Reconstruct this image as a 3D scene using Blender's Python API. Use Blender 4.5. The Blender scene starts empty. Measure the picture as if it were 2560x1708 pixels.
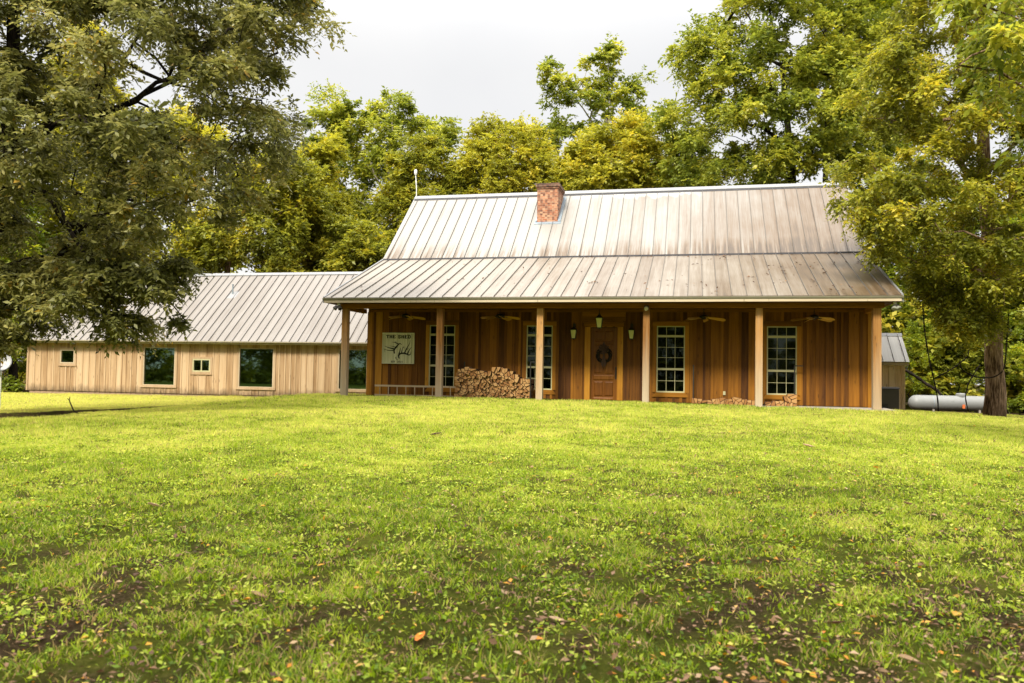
import bpy, math, random
import numpy as np
from mathutils import Vector, Matrix

sc = bpy.context.scene
COL = sc.collection

# ---------------------------------------------------------------- camera
SW, SH = 2560.0, 1708.0            # the photograph's own size
FPX, PITCH, ROLL = 2012.0, 0.0397, 0.0172
def cam_basis():
    cp, sp = math.cos(PITCH), math.sin(PITCH)
    c, s = math.cos(ROLL), math.sin(ROLL)
    fw = np.array([0, cp, sp]); u0 = np.array([0, -sp, cp]); r0 = np.array([1., 0, 0])
    return c*r0+s*u0, -s*r0+c*u0, fw
CR, CU, CF = cam_basis()
cam = bpy.data.cameras.new('camera')
cam.sensor_width = 36.0
cam.lens = 36.0*FPX/SW
cam.clip_start = 0.1
cam.clip_end = 2000
cam.dof.use_dof = True
cam.dof.focus_distance = 28.0
cam.dof.aperture_fstop = 2.8
camo = bpy.data.objects.new('camera', cam)
COL.objects.link(camo)
camo.matrix_world = Matrix(((CR[0], CU[0], -CF[0], 0), (CR[1], CU[1], -CF[1], 0), (CR[2], CU[2], -CF[2], 0), (0, 0, 0, 1)))
sc.camera = camo

# ---------------------------------------------------------------- light
SUN_EL, SUN_AZ = math.radians(46), math.radians(-25)   # azimuth from straight behind the camera, minus = from the left
SUN_DIR = Vector((math.sin(SUN_AZ)*math.cos(SUN_EL), -math.cos(SUN_AZ)*math.cos(SUN_EL), math.sin(SUN_EL)))
world = bpy.data.worlds.new('World'); sc.world = world
world.use_nodes = True
wn, wl = world.node_tree.nodes, world.node_tree.links
bg = wn['Background']
sky = wn.new('ShaderNodeTexSky'); sky.sky_type = 'NISHITA'; sky.sun_disc = False
sky.sun_elevation = SUN_EL
sky.sun_rotation = math.atan2(SUN_DIR.x, SUN_DIR.y)
sky.dust_density = 3.0
tc = wn.new('ShaderNodeTexCoord')
nz = wn.new('ShaderNodeTexNoise'); nz.inputs['Scale'].default_value = 3.0; nz.inputs['Detail'].default_value = 5
wl.new(tc.outputs['Generated'], nz.inputs['Vector'])
cr = wn.new('ShaderNodeValToRGB')
cr.color_ramp.elements[0].position = .32; cr.color_ramp.elements[0].color = (.965, .955, .945, 1)
cr.color_ramp.elements[1].position = .68; cr.color_ramp.elements[1].color = (1.07, 1.05, 1.02, 1)
wl.new(nz.outputs['Fac'], cr.inputs['Fac'])
sx_ = wn.new('ShaderNodeSeparateXYZ'); wl.new(tc.outputs['Generated'], sx_.inputs[0])
mr = wn.new('ShaderNodeMapRange'); mr.interpolation_type = 'SMOOTHSTEP'
for i_, v_ in enumerate((.34, .95, 3.15, 15.8)): mr.inputs[1+i_].default_value = v_
wl.new(sx_.outputs['Z'], mr.inputs[0])
ml = wn.new('ShaderNodeVectorMath'); ml.operation = 'SCALE'; wl.new(cr.outputs['Color'], ml.inputs[0]); wl.new(mr.outputs[0], ml.inputs['Scale'])
mx = wn.new('ShaderNodeMix'); mx.data_type = 'RGBA'; mx.inputs[0].default_value = 0.93   # thin white overcast
wl.new(sky.outputs['Color'], mx.inputs[6]); wl.new(ml.outputs[0], mx.inputs[7])
wl.new(mx.outputs[2], bg.inputs['Color'])
bg.inputs['Strength'].default_value = 0.145

sun = bpy.data.lights.new('sun', 'SUN'); sun.energy = 2.9; sun.angle = math.radians(11); sun.color = (1.0, .93, .79)
suno = bpy.data.objects.new('sun', sun); COL.objects.link(suno)
suno.rotation_euler = SUN_DIR.to_track_quat('Z', 'Y').to_euler()
suno.location = (-15, -10, 30)

sc.view_settings.view_transform = 'Standard'
sc.view_settings.look = 'None'
sc.view_settings.exposure = 1.0
sc.view_settings.gamma = 1.0
sc.cycles.max_bounces = 8
sc.cycles.diffuse_bounces = 6
sc.cycles.transparent_max_bounces = 8
sc.cycles.caustics_reflective = False
sc.cycles.caustics_refractive = False
sc.cycles.use_denoising = True
sc.render.film_transparent = False

# ---------------------------------------------------------------- helpers
def ray(px, py):
    return CF + CR*(px-SW/2)/FPX + CU*(SH/2-py)/FPX
def at(px, py, D):                    # photo pixel -> point at depth D (world Y)
    v = ray(px, py); return v*D/v[1]
DS = 2560/2350.0                      # the zoom shows the photo at 2350 px
def atd(px, py, D): return at(px*DS, py*DS, D)

HX, HY, HT = -6.1531, 29.6998, 0.2234  # house origin: first porch post; yaw
HC, HS = math.cos(HT), math.sin(HT)
def hw(x, y, z=0.0): return (HX+x*HC+y*HS, HY-x*HS+y*HC, z)

def link(name, me, parent=None, mats=()):
    o = bpy.data.objects.new(name, me); COL.objects.link(o)
    for m in mats: me.materials.append(m)
    if parent is not None: o.parent = parent
    return o
def tag(o, label=None, cat=None, group=None, kind=None):
    if label: o['label'] = label
    if cat: o['category'] = cat
    if group: o['group'] = group
    if kind: o['kind'] = kind
    return o
def empty(name, loc, rz, label, cat, group=None):
    o = bpy.data.objects.new(name, None); COL.objects.link(o)
    o.location = loc; o.rotation_euler = (0, 0, rz); o.empty_display_size = .3
    return tag(o, label, cat, group)

class MB:
    def __init__(s): s.v = []; s.f = []; s.t = []; s.m = []
    def face(s, idx, t=.5, m=0): s.f.append(idx); s.t.append(t); s.m.append(m)
    def poly(s, pts, t=.5, m=0):
        b = len(s.v); s.v += [tuple(p) for p in pts]; s.face(list(range(b, b+len(pts))), t, m)
    def box(s, x0, x1, y0, y1, z0, z1, t=.5, m=0):
        b = len(s.v)
        s.v += [(x0,y0,z0),(x1,y0,z0),(x1,y1,z0),(x0,y1,z0),(x0,y0,z1),(x1,y0,z1),(x1,y1,z1),(x0,y1,z1)]
        for q in ((3,2,1,0),(4,5,6,7),(0,1,5,4),(1,2,6,5),(2,3,7,6),(3,0,4,7)): s.face([b+i for i in q], t, m)
    def hexa(s, p, t=.5, m=0):        # 8 corners, bottom four then top four, any shape
        b = len(s.v); s.v += [tuple(q) for q in p]
        for q in ((3,2,1,0),(4,5,6,7),(0,1,5,4),(1,2,6,5),(2,3,7,6),(3,0,4,7)): s.face([b+i for i in q], t, m)
    def prism(s, pl, f, lo, hi, t=.5, m=0, mcap=None):   # polygon (a,b) mapped by f(a,b,depth)
        b = len(s.v); n = len(pl); mc = m if mcap is None else mcap
        s.v += [f(a, c, lo) for a, c in pl] + [f(a, c, hi) for a, c in pl]
        s.face([b+i for i in range(n)][::-1], t, mc); s.face([b+n+i for i in range(n)], t, mc)
        for i in range(n):
            j = (i+1) % n; s.face([b+i, b+j, b+n+j, b+n+i], t, m)
    def tube(s, pts, rad, n=8, t=.5, m=0, cap=True):
        pts = [Vector(p) for p in pts]; b = len(s.v); k = len(pts)
        if not hasattr(rad, '__len__'): rad = [rad]*k
        for i, p in enumerate(pts):
            d = (pts[min(i+1, k-1)]-pts[max(i-1, 0)]).normalized()
            a = Vector((0, 0, 1)) if abs(d.z) < .9 else Vector((1, 0, 0))
            u = d.cross(a).normalized(); w = d.cross(u)
            for j in range(n):
                th = 2*math.pi*j/n
                s.v.append(tuple(p+(u*math.cos(th)+w*math.sin(th))*rad[i]))
        for i in range(k-1):
            for j in range(n):
                j2 = (j+1) % n
                s.face([b+i*n+j, b+i*n+j2, b+(i+1)*n+j2, b+(i+1)*n+j], t, m)
        if cap:
            s.face([b+j for j in range(n)][::-1], t, m); s.face([b+(k-1)*n+j for j in range(n)], t, m)
    def lathe(s, prof, c=(0,0,0), n=16, t=.5, m=0):      # profile (r,z) about the vertical through c
        s.tube([(c[0], c[1], c[2]+z) for r, z in prof], [max(r, .001) for r, z in prof], n, t, m)
    def build(s, name, mats, parent=None, smooth=False, bevel=0):
        me = bpy.data.meshes.new(name)
        me.from_pydata(s.v, [], s.f)
        a = me.attributes.new('tint', 'FLOAT', 'FACE'); a.data.foreach_set('value', s.t)
        mats = mats if isinstance(mats, (list, tuple)) else [mats]
        o = link(name, me, parent, mats)
        me.polygons.foreach_set('material_index', s.m)
        if smooth: me.polygons.foreach_set('use_smooth', [True]*len(s.f))
        me.update()
        if bevel:
            md = o.modifiers.new('bevel', 'BEVEL'); md.width = bevel; md.segments = 2; md.limit_method = 'ANGLE'
        return o

# ---------------------------------------------------------------- materials
def newmat(name):
    m = bpy.data.materials.new(name); m.use_nodes = True
    nt = m.node_tree; return m, nt.nodes, nt.links, nt.nodes['Principled BSDF']
def ramp(n, stops):
    r = n.new('ShaderNodeValToRGB'); e = r.color_ramp.elements
    while len(e) < len(stops): e.new(.5)
    for i, (p, c) in enumerate(stops): e[i].position = p; e[i].color = (*c, 1)
    return r
def noise(n, l, vec, scale, detail=4, rough=.55):
    t = n.new('ShaderNodeTexNoise'); t.inputs['Scale'].default_value = scale; t.inputs['Detail'].default_value = detail
    t.inputs['Roughness'].default_value = rough
    if vec is not None: l.new(vec, t.inputs['Vector'])
    return t.outputs['Fac']
def mapping(n, l, scale, coord='Object', loc=(0,0,0)):
    t = n.new('ShaderNodeTexCoord'); mp = n.new('ShaderNodeMapping')
    mp.inputs['Scale'].default_value = scale; mp.inputs['Location'].default_value = loc
    l.new(t.outputs[coord], mp.inputs['Vector']); return mp.outputs['Vector']
def mixc(n, l, fac, a, b, blend='MIX'):
    m = n.new('ShaderNodeMix'); m.data_type = 'RGBA'; m.blend_type = blend
    for sock, v in ((m.inputs[0], fac), (m.inputs[6], a), (m.inputs[7], b)):
        if isinstance(v, (int, float)): sock.default_value = v
        elif isinstance(v, tuple): sock.default_value = (*v, 1)
        else: l.new(v, sock)
    return m.outputs[2]
def math_(n, l, op, a, b=None, clamp=False):
    m = n.new('ShaderNodeMath'); m.operation = op; m.use_clamp = clamp
    for i, v in enumerate((a, b)):
        if v is None: continue
        if isinstance(v, (int, float)): m.inputs[i].default_value = v
        else: l.new(v, m.inputs[i])
    return m.outputs[0]
def attr(n, name='tint'):
    a = n.new('ShaderNodeAttribute'); a.attribute_name = name; return a.outputs['Fac']
def bump(n, l, h, strength, dist=.01):
    b = n.new('ShaderNodeBump'); b.inputs['Strength'].default_value = strength; b.inputs['Distance'].default_value = dist
    l.new(h, b.inputs['Height']); return b.outputs['Normal']
def sepz(n, l, axis='Z', coord='Object'):
    t = n.new('ShaderNodeTexCoord'); s = n.new('ShaderNodeSeparateXYZ'); l.new(t.outputs[coord], s.inputs[0]); return s.outputs[axis]
def maprange(n, l, v, a, b, c=0., d=1.):
    m = n.new('ShaderNodeMapRange'); m.clamp = True
    l.new(v, m.inputs[0])
    for i, x in enumerate((a, b, c, d)): m.inputs[1+i].default_value = x
    return m.outputs[0]

def plain(name, col, rough=.6, metal=0., var=.12, scale=6.):
    m, n, l, p = newmat(name)
    f = noise(n, l, mapping(n, l, (scale,)*3), 1.0, 5)
    c = mixc(n, l, f, tuple(x*(1-var*2) for x in col), tuple(min(1, x*(1+var*2)) for x in col))
    l.new(c, p.inputs['Base Color']); p.inputs['Roughness'].default_value = rough; p.inputs['Metallic'].default_value = metal
    return m

def wood(name, dark, mid, light, grain=(14, 14, .9), splash=None, grey=None, rough=.75, axis=None, tvar=.42):
    """Sawn boards: every board its own tone (tint), grain streaks along it, knots, a weathered foot if asked."""
    m, n, l, p = newmat(name)
    t = attr(n)
    tcn = n.new('ShaderNodeTexCoord')
    off = n.new('ShaderNodeVectorMath'); off.operation = 'ADD'
    cmb = n.new('ShaderNodeCombineXYZ'); l.new(math_(n, l, 'MULTIPLY', t, 37.), cmb.inputs['Z'])
    l.new(tcn.outputs['Object'], off.inputs[0]); l.new(cmb.outputs[0], off.inputs[1])
    mp = n.new('ShaderNodeMapping'); mp.inputs['Scale'].default_value = grain; l.new(off.outputs[0], mp.inputs['Vector'])
    g = noise(n, l, mp.outputs['Vector'], 1.0, 6, .6)
    mp2 = n.new('ShaderNodeMapping'); mp2.inputs['Scale'].default_value = tuple(x*.22 for x in grain); l.new(off.outputs[0], mp2.inputs['Vector'])
    g2 = noise(n, l, mp2.outputs['Vector'], 1.0, 3)
    v = math_(n, l, 'ADD', math_(n, l, 'MULTIPLY', g, .55), math_(n, l, 'MULTIPLY', g2, .45))
    v = math_(n, l, 'ADD', v, math_(n, l, 'MULTIPLY', math_(n, l, 'SUBTRACT', t, .5), tvar), True)
    c = ramp(n, [(.25, dark), (.52, mid), (.78, light)]); l.new(v, c.inputs['Fac'])
    col = c.outputs['Color']
    vor = n.new('ShaderNodeTexVoronoi'); vor.inputs['Scale'].default_value = 1.0
    mp3 = n.new('ShaderNodeMapping'); mp3.inputs['Scale'].default_value = (5.5, 5.5, 1.6) if axis is None else axis
    l.new(off.outputs[0], mp3.inputs['Vector']); l.new(mp3.outputs['Vector'], vor.inputs['Vector'])
    k = maprange(n, l, vor.outputs['Distance'], .06, .16, .55, 0.)
    col = mixc(n, l, k, col, tuple(x*.45 for x in dark))
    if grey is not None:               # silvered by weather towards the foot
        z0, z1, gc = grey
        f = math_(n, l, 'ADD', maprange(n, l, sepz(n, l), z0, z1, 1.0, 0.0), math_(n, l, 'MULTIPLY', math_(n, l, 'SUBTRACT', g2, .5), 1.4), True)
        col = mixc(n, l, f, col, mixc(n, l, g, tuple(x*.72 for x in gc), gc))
    if splash is not None:             # mildew and mud splashed up from the ground
        z0, z1, scol = splash
        s = math_(n, l, 'ADD', maprange(n, l, sepz(n, l), z0, z1, .95, -.4), math_(n, l, 'MULTIPLY', math_(n, l, 'SUBTRACT', noise(n, l, mapping(n, l, (5, 5, 1.5)), 1., 6, .7), .5), 2.0), True)
        col = mixc(n, l, s, col, scol)
    l.new(col, p.inputs['Base Color']); p.inputs['Roughness'].default_value = rough
    p.inputs['Specular IOR Level'].default_value = .25
    l.new(bump(n, l, g, .35, .006), p.inputs['Normal'])
    return m

def roof_metal(name, base, stain, amt, x_patina=None, clean=None, rough=.42, foot=None):
    m, n, l, p = newmat(name)
    st = noise(n, l, mapping(n, l, (6.0, .22, .22)), 1.0, 7, .7)
    st2 = noise(n, l, mapping(n, l, (.55, .4, .4), loc=(3, 1, 7)), 1.0, 4, .6)
    fine = noise(n, l, mapping(n, l, (34, .9, .9)), 1.0, 5, .65)
    v = math_(n, l, 'ADD', math_(n, l, 'MULTIPLY', st, .50), math_(n, l, 'MULTIPLY', st2, .34))
    v = math_(n, l, 'ADD', v, math_(n, l, 'MULTIPLY', fine, .36))
    if x_patina:
        v = math_(n, l, 'ADD', v, maprange(n, l, sepz(n, l, 'X'), x_patina[0], x_patina[1], -.08, .24))
    if foot:                           # dirt gathered above the joint
        v = math_(n, l, 'ADD', v, math_(n, l, 'MULTIPLY', maprange(n, l, sepz(n, l), foot[0], foot[1], 1., 0.), maprange(n, l, st, .4, .62, .0, .42)))
    t = attr(n); v = math_(n, l, 'ADD', v, math_(n, l, 'MULTIPLY', math_(n, l, 'SUBTRACT', t, .5), .10))
    c = ramp(n, [(.40, tuple(min(.8, x*1.15) for x in base)), (.58, base), (.72, tuple(.5*a+.5*b for a, b in zip(base, stain))), (.88, stain), (1., tuple(x*.55 for x in stain))])
    l.new(math_(n, l, 'MULTIPLY', v, amt), c.inputs['Fac']); col = c.outputs['Color']
    if clean:                          # rain-washed bright sheet under the ridge
        z0, xa, xb = clean
        wob = math_(n, l, 'MULTIPLY', noise(n, l, mapping(n, l, (2.2, .3, .3)), 1., 3), 1.2)
        zz = math_(n, l, 'ADD', sepz(n, l, 'Z'), wob)
        f = math_(n, l, 'MULTIPLY', maprange(n, l, zz, z0+.5, z0+.62), math_(n, l, 'MULTIPLY', maprange(n, l, sepz(n, l, 'X'), xa, xa+.6), maprange(n, l, sepz(n, l, 'X'), xb-.8, xb, 1., 0.)))
        col = mixc(n, l, f, col, (.32, .315, .30))
    l.new(col, p.inputs['Base Color']); p.inputs['Roughness'].default_value = rough
    p.inputs['Metallic'].default_value = .0; p.inputs['Specular IOR Level'].default_value = .45
    l.new(bump(n, l, fine, .12, .004), p.inputs['Normal'])
    return m

def leafmat(name, stops, trans=.5, rough=.45, spec=.35, gain=1.):
    m, n, l, p = newmat(name); stops = [(q, tuple(min(.72, x*gain) for x in c)) for q, c in stops]
    r = ramp(n, stops); l.new(attr(n), r.inputs['Fac'])
    l.new(r.outputs['Color'], p.inputs['Base Color']); p.inputs['Roughness'].default_value = rough
    p.inputs['Specular IOR Level'].default_value = spec
    tr = n.new('ShaderNodeBsdfTranslucent'); hs = n.new('ShaderNodeHueSaturation'); hs.inputs['Value'].default_value = 1.25
    hs.inputs['Saturation'].default_value = 1.05; hs.inputs['Hue'].default_value = .49
    l.new(r.outputs['Color'], hs.inputs['Color']); l.new(hs.outputs['Color'], tr.inputs['Color'])
    ms = n.new('ShaderNodeMixShader'); ms.inputs[0].default_value = trans
    l.new(p.outputs[0], ms.inputs[1]); l.new(tr.outputs[0], ms.inputs[2])
    l.new(ms.outputs[0], n['Material Output'].inputs['Surface']); return m

def glassmat(name, tintc=(.75, .85, .8), solid=.04, refl=(.42, .5, .43)):
    m, n, l, p = newmat(name)
    g = n.new('ShaderNodeBsdfGlossy'); g.inputs['Roughness'].default_value = .02; g.inputs['Color'].default_value = (*refl, 1)
    tr = n.new('ShaderNodeBsdfTransparent'); tr.inputs['Color'].default_value = (*tintc, 1)
    fr = n.new('ShaderNodeFresnel'); fr.inputs['IOR'].default_value = 1.5
    f = math_(n, l, 'ADD', fr.outputs[0], solid, True)
    ms = n.new('ShaderNodeMixShader'); l.new(f, ms.inputs[0])
    l.new(tr.outputs[0], ms.inputs[1]); l.new(g.outputs[0], ms.inputs[2])
    l.new(ms.outputs[0], n['Material Output'].inputs['Surface']); return m

def brickmat(name):
    m, n, l, p = newmat(name)
    t = n.new('ShaderNodeTexCoord'); s = n.new('ShaderNodeSeparateXYZ'); l.new(t.outputs['Object'], s.inputs[0])
    c = n.new('ShaderNodeCombineXYZ'); l.new(math_(n, l, 'ADD', s.outputs['X'], s.outputs['Y']), c.inputs['X']); l.new(s.outputs['Z'], c.inputs['Y'])
    b = n.new('ShaderNodeTexBrick'); l.new(c.outputs[0], b.inputs['Vector'])
    b.inputs['Color1'].default_value = (.38, .125, .055, 1); b.inputs['Color2'].default_value = (.50, .30, .18, 1)
    b.inputs['Mortar'].default_value = (.46, .36, .25, 1)
    b.inputs['Scale'].default_value = 1.0; b.inputs['Mortar Size'].default_value = .007; b.inputs['Bias'].default_value = -.1
    b.inputs['Brick Width'].default_value = .215; b.inputs['Row Height'].default_value = .078
    w = n.new('ShaderNodeTexWhiteNoise'); w.noise_dimensions = '2D'
    sn = n.new('ShaderNodeVectorMath'); sn.operation = 'SNAP'; sn.inputs[1].default_value = (.1075, .078, 1); l.new(c.outputs[0], sn.inputs[0]); l.new(sn.outputs[0], w.inputs['Vector'])
    col = mixc(n, l, math_(n, l, 'POWER', w.outputs['Value'], 1.6), b.outputs['Color'], (.13, .055, .038))
    f = noise(n, l, mapping(n, l, (3, 3, 2)), 1., 5)
    soot = math_(n, l, 'ADD', maprange(n, l, s.outputs['Z'], 7.9, 8.42, -.25, .75), math_(n, l, 'SUBTRACT', f, .5), True)
    col = mixc(n, l, soot, col, (.03, .025, .022))
    l.new(col, p.inputs['Base Color']); p.inputs['Roughness'].default_value = .9
    l.new(bump(n, l, b.outputs['Fac'], -.6, .01), p.inputs['Normal']); return m

M = {}
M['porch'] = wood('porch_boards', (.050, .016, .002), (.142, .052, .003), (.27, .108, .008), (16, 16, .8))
M['trim'] = wood('porch_trim', (.15, .055, .005), (.32, .135, .010), (.48, .235, .028), (16, 16, .8))
M['trim_h'] = wood('porch_trim_level', (.11, .04, .003), (.25, .10, .006), (.40, .18, .016), (.8, 16, 16), axis=(1.6, 5.5, 5.5))
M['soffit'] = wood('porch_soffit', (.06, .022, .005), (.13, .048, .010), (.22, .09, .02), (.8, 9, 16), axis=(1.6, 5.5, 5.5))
M['door'] = wood('door_wood', (.06, .018, .002), (.14, .047, .004), (.225, .088, .010), (18, 18, .9), rough=.45)
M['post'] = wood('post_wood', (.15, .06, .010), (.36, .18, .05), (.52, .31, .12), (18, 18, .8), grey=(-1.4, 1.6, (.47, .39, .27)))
M['wing'] = wood('weathered_boards', (.23, .13, .055), (.44, .298, .168), (.55, .405, .255), (13, 13, .7), tvar=.30, splash=(-1.3, -.7, (.10, .065, .035)))
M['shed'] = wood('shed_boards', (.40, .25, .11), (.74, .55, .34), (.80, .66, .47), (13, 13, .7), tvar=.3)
M['wingtrim'] = wood('weathered_trim', (.28, .175, .09), (.40, .275, .16), (.49, .36, .24), (14, 14, .8))
M['fascia'] = wood('painted_fascia', (.36, .28, .18), (.47, .39, .27), (.56, .49, .37), (.8, 14, 14))
M['roof_upper'] = roof_metal('roof_metal_upper', (.240, .226, .203), (.135, .092, .054), 1.0, (5.5, 16), (8.1, 7.0, 13.0), foot=(4.85, 5.7))
M['roof_lower'] = roof_metal('roof_metal_lower', (.226, .196, .158), (.105, .069, .037), 1.06, (4, 19))
M['roof_wing'] = roof_metal('roof_metal_wing', (.195, .175, .155), (.118, .095, .073), 1.0)
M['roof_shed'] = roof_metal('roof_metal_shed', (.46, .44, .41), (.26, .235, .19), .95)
M['metal_edge'] = plain('bright_metal_edge', (.235, .235, .235), .4, .2, .06)
M['seam_shadow'] = plain('closure_and_gap_shade', (.05, .05, .06), .7)
M['flashing'] = plain('galvanised_flashing', (.24, .29, .33), .4, .3, .1)
M['brick'] = brickmat('chimney_brick')
M['cream'] = plain('cream_paint', (.44, .41, .23), .45, 0, .05)
M['tanframe'] = plain('tan_window_frame', (.44, .35, .23), .5, 0, .08)
M['glass'] = glassmat('window_glass', (.55, .6, .55), .0)
M['darkglass'] = glassmat('dark_window_glass', (.12, .16, .14), .16, (.55, .85, .66))
M['black'] = plain('black_metal', (.012, .011, .010), .45)
M['bronze'] = plain('dark_bronze', (.022, .016, .010), .45, .3)
M['lampglass'] = plain('frosted_lamp_glass', (.55, .54, .22), .25, 0, .08, 20)
M['blade'] = wood('fan_blade_wood', (.40, .20, .03), (.58, .32, .06), (.68, .42, .10), (3, 12, 12))
M['signboard'] = wood('sign_boards', (.42, .41, .24), (.62, .60, .40), (.74, .72, .54), (22, 22, 1.0))
M['ink'] = plain('sign_ink', (.010, .009, .008), .7)
M['alu'] = wood('ladder_wood', (.22, .15, .08), (.40, .30, .18), (.50, .40, .26), (1., 12, 12))
M['cut'] = plain('cut_wood_face', (.50, .27, .11), .85, 0, .22, 16)
M['splitwood'] = plain('split_wood_side', (.10, .05, .022), .9, 0, .3, 10)
M['concrete'] = plain('concrete', (.34, .30, .25), .9, 0, .15)
M['dirtbrown'] = plain('painted_skirting', (.30, .20, .13), .85, 0, .12)
M['interior'] = plain('room_interior', (.02, .017, .014), .9)
M['blind'] = plain('window_blind', (.22, .19, .13), .7)
M['white'] = plain('white_plastic', (.72, .72, .70), .5, 0, .05)
M['genbox'] = plain('brown_enamel', (.045, .036, .030), .4, 0, .1)
M['vent'] = plain('louvre_dark', (.012, .011, .010), .6)
M['tank'] = None
M['bark'] = wood('grey_brown_bark', (.07, .04, .022), (.19, .115, .066), (.36, .23, .14), (9, 9, 1.6))
M['barkdark'] = wood('dark_bark', (.010, .008, .006), (.028, .021, .015), (.06, .045, .032), (9, 9, 1.6))
M['barkpale'] = wood('pale_bark', (.24, .20, .16), (.42, .38, .33), (.58, .55, .50), (4, 4, 1.2))
def barkmat(name, dark, mid, light):
    m, n, l, p = newmat(name)
    w = noise(n, l, mapping(n, l, (3, 3, .8)), 1., 3)
    mp = mapping(n, l, (17, 17, 2.2))
    ad = n.new('ShaderNodeVectorMath'); ad.operation = 'ADD'; cb = n.new('ShaderNodeCombineXYZ')
    for q in ('X', 'Y'): l.new(math_(n, l, 'MULTIPLY', w, 2.5), cb.inputs[q])
    l.new(mp, ad.inputs[0]); l.new(cb.outputs[0], ad.inputs[1])
    f = noise(n, l, ad.outputs[0], 1., 6, .65); g = noise(n, l, mapping(n, l, (2.2, 2.2, .7)), 1., 4)
    v = math_(n, l, 'ADD', math_(n, l, 'MULTIPLY', f, .72), math_(n, l, 'MULTIPLY', g, .28))
    c = ramp(n, [(.40, dark), (.50, mid), (.62, light)]); l.new(v, c.inputs['Fac'])
    l.new(c.outputs['Color'], p.inputs['Base Color']); p.inputs['Roughness'].default_value = .95; p.inputs['Specular IOR Level'].default_value = .1
    l.new(bump(n, l, v, 1.0, .12), p.inputs['Normal']); return m
M['bark'] = barkmat('grey_brown_bark', (.06, .037, .022), (.28, .185, .11), (.52, .37, .24))
M['barkdark'] = barkmat('dark_bark', (.006, .005, .004), (.022, .017, .012), (.06, .046, .034))
def tankmat():
    m, n, l, p = newmat('tank_paint')
    f = noise(n, l, mapping(n, l, (3, 3, 3)), 1., 6, .7)
    z = sepz(n, l)
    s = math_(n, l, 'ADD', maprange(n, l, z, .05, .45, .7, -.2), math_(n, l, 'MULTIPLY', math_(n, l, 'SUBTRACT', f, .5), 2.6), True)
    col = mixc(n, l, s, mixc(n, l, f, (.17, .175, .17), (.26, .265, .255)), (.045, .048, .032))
    l.new(col, p.inputs['Base Color']); p.inputs['Roughness'].default_value = .5; return m
M['tank'] = tankmat()

# ---------------------------------------------------------------- terrain
CTRL = np.array([
 (0,-8,-1.66),(-12,-8,-1.66),(12,-8,-1.66),(0,4,-1.50),(8,4,-1.50),(-8,4,-1.53),(-18,4,-1.62),(18,4,-1.55),(0,12,-1.29),(10,12,-1.30),(-10,12,-1.40),
 (0,20,-1.07),(-8.5,20,-1.18),(9,18,-1.14),(-12.1,19,-1.30),(-16,17,-1.42),(-9.7,24,-1.13),(-8.4,29,-.96),(-6.15,29.7,-.92),(-2.6,28.9,-.90),(1.0,28.1,-.90),(4.56,27.2,-.91),(8.15,26.4,-.95),
 (11.7,25.6,-.99),(0,25,-.95),(6,23,-1.0),(15,21,-1.22),(22,20,-1.4),(17.95,30,-1.29),(15.7,31.9,-1.29),(22,31,-1.45),(25,46,-1.80),(32,46,-1.95),(30,60,-2.1),(45,40,-2.1),(0,50,-1.3),(-20,55,-1.6),(10,60,-1.8),(40,10,-1.8),(-40,10,-1.9),(-40,60,-1.9),(60,80,-2.4),(-60,80,-2.4),(0,90,-2.2)], float)
def _rbf():
    P = CTRL[:, :2]; n = len(P)
    d = np.linalg.norm(P[:, None]-P[None], axis=2)
    A = np.zeros((n+3, n+3)); A[:n, :n] = d + np.eye(n)*0.6
    A[:n, n] = 1; A[:n, n+1:] = P; A[n, :n] = 1; A[n+1:, :n] = P.T
    return np.linalg.solve(A, np.concatenate([CTRL[:, 2], [0, 0, 0]]))
RB = _rbf()
def lawn_z(x, y):
    x = np.clip(x, -70, 70); y = np.clip(y, -20, 95)
    P = CTRL[:, :2]; out = RB[len(P)] + RB[len(P)+1]*x + RB[len(P)+2]*y
    for i in range(len(P)): out = out + RB[i]*np.hypot(x-P[i, 0], y-P[i, 1])
    return out
EDGE = np.array([(-40, 12.5), (-20, 15.8), (-12.1, 19), (-9.7, 24), (-8.0, 29), (-6.4, 32.0), (-4, 36)], float)  # crest of the lawn
def edge_dist(x, y):                  # signed distance to the crest line, + beyond it
    best = np.full(np.shape(x), 1e9); sgn = np.ones(np.shape(x))
    for i in range(len(EDGE)-1):
        a, b = EDGE[i], EDGE[i+1]; d = b-a; L2 = d@d
        t = np.clip(((x-a[0])*d[0]+(y-a[1])*d[1])/L2, 0, 1)
        ex, ey = x-(a[0]+t*d[0]), y-(a[1]+t*d[1]); dd = np.hypot(ex, ey)
        cr_ = d[0]*ey-d[1]*ex
        m = dd < best; best = np.where(m, dd, best); sgn = np.where(m, np.sign(cr_), sgn)
    return best*sgn
def ground_z(x, y):
    x = np.asarray(x, float); y = np.asarray(y, float)
    z = lawn_z(x, y)
    e = edge_dist(x, y)
    flat = -1.42 + .004*np.clip(y-24, 0, 12) + .10*np.clip((x+16)/8, 0, 1)
    t = np.clip((e+.12)/.5, 0, 1); t = t*t*(3-2*t)
    fade = np.clip((44-y)/8, 0, 1)
    t = t*fade
    lip = .20*np.clip((e-.42)/.10, 0, 1)*np.clip((5.0-e)/4.5, 0, 1)*np.clip((29-y)/5, 0, 1)   # eroded turf edge of the lower lawn
    near = np.clip((e+.02)/.25, 0, 1)*np.clip((1.5-e)/1.0, 0, 1)*np.clip((30-y)/6, 0, 1)
    z = z*(1-t)+flat*t - .16*near*(e < .45) + lip
    z = z + .025*np.sin(x*1.7+1.3*np.sin(y*.9))*np.sin(y*1.3+.7)*.6 + .012*np.sin(x*4.1+y*2.3)*np.cos(y*3.7-x)
    return z
def gz(x, y): return float(ground_z(np.array([x]), np.array([y]))[0])
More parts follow.
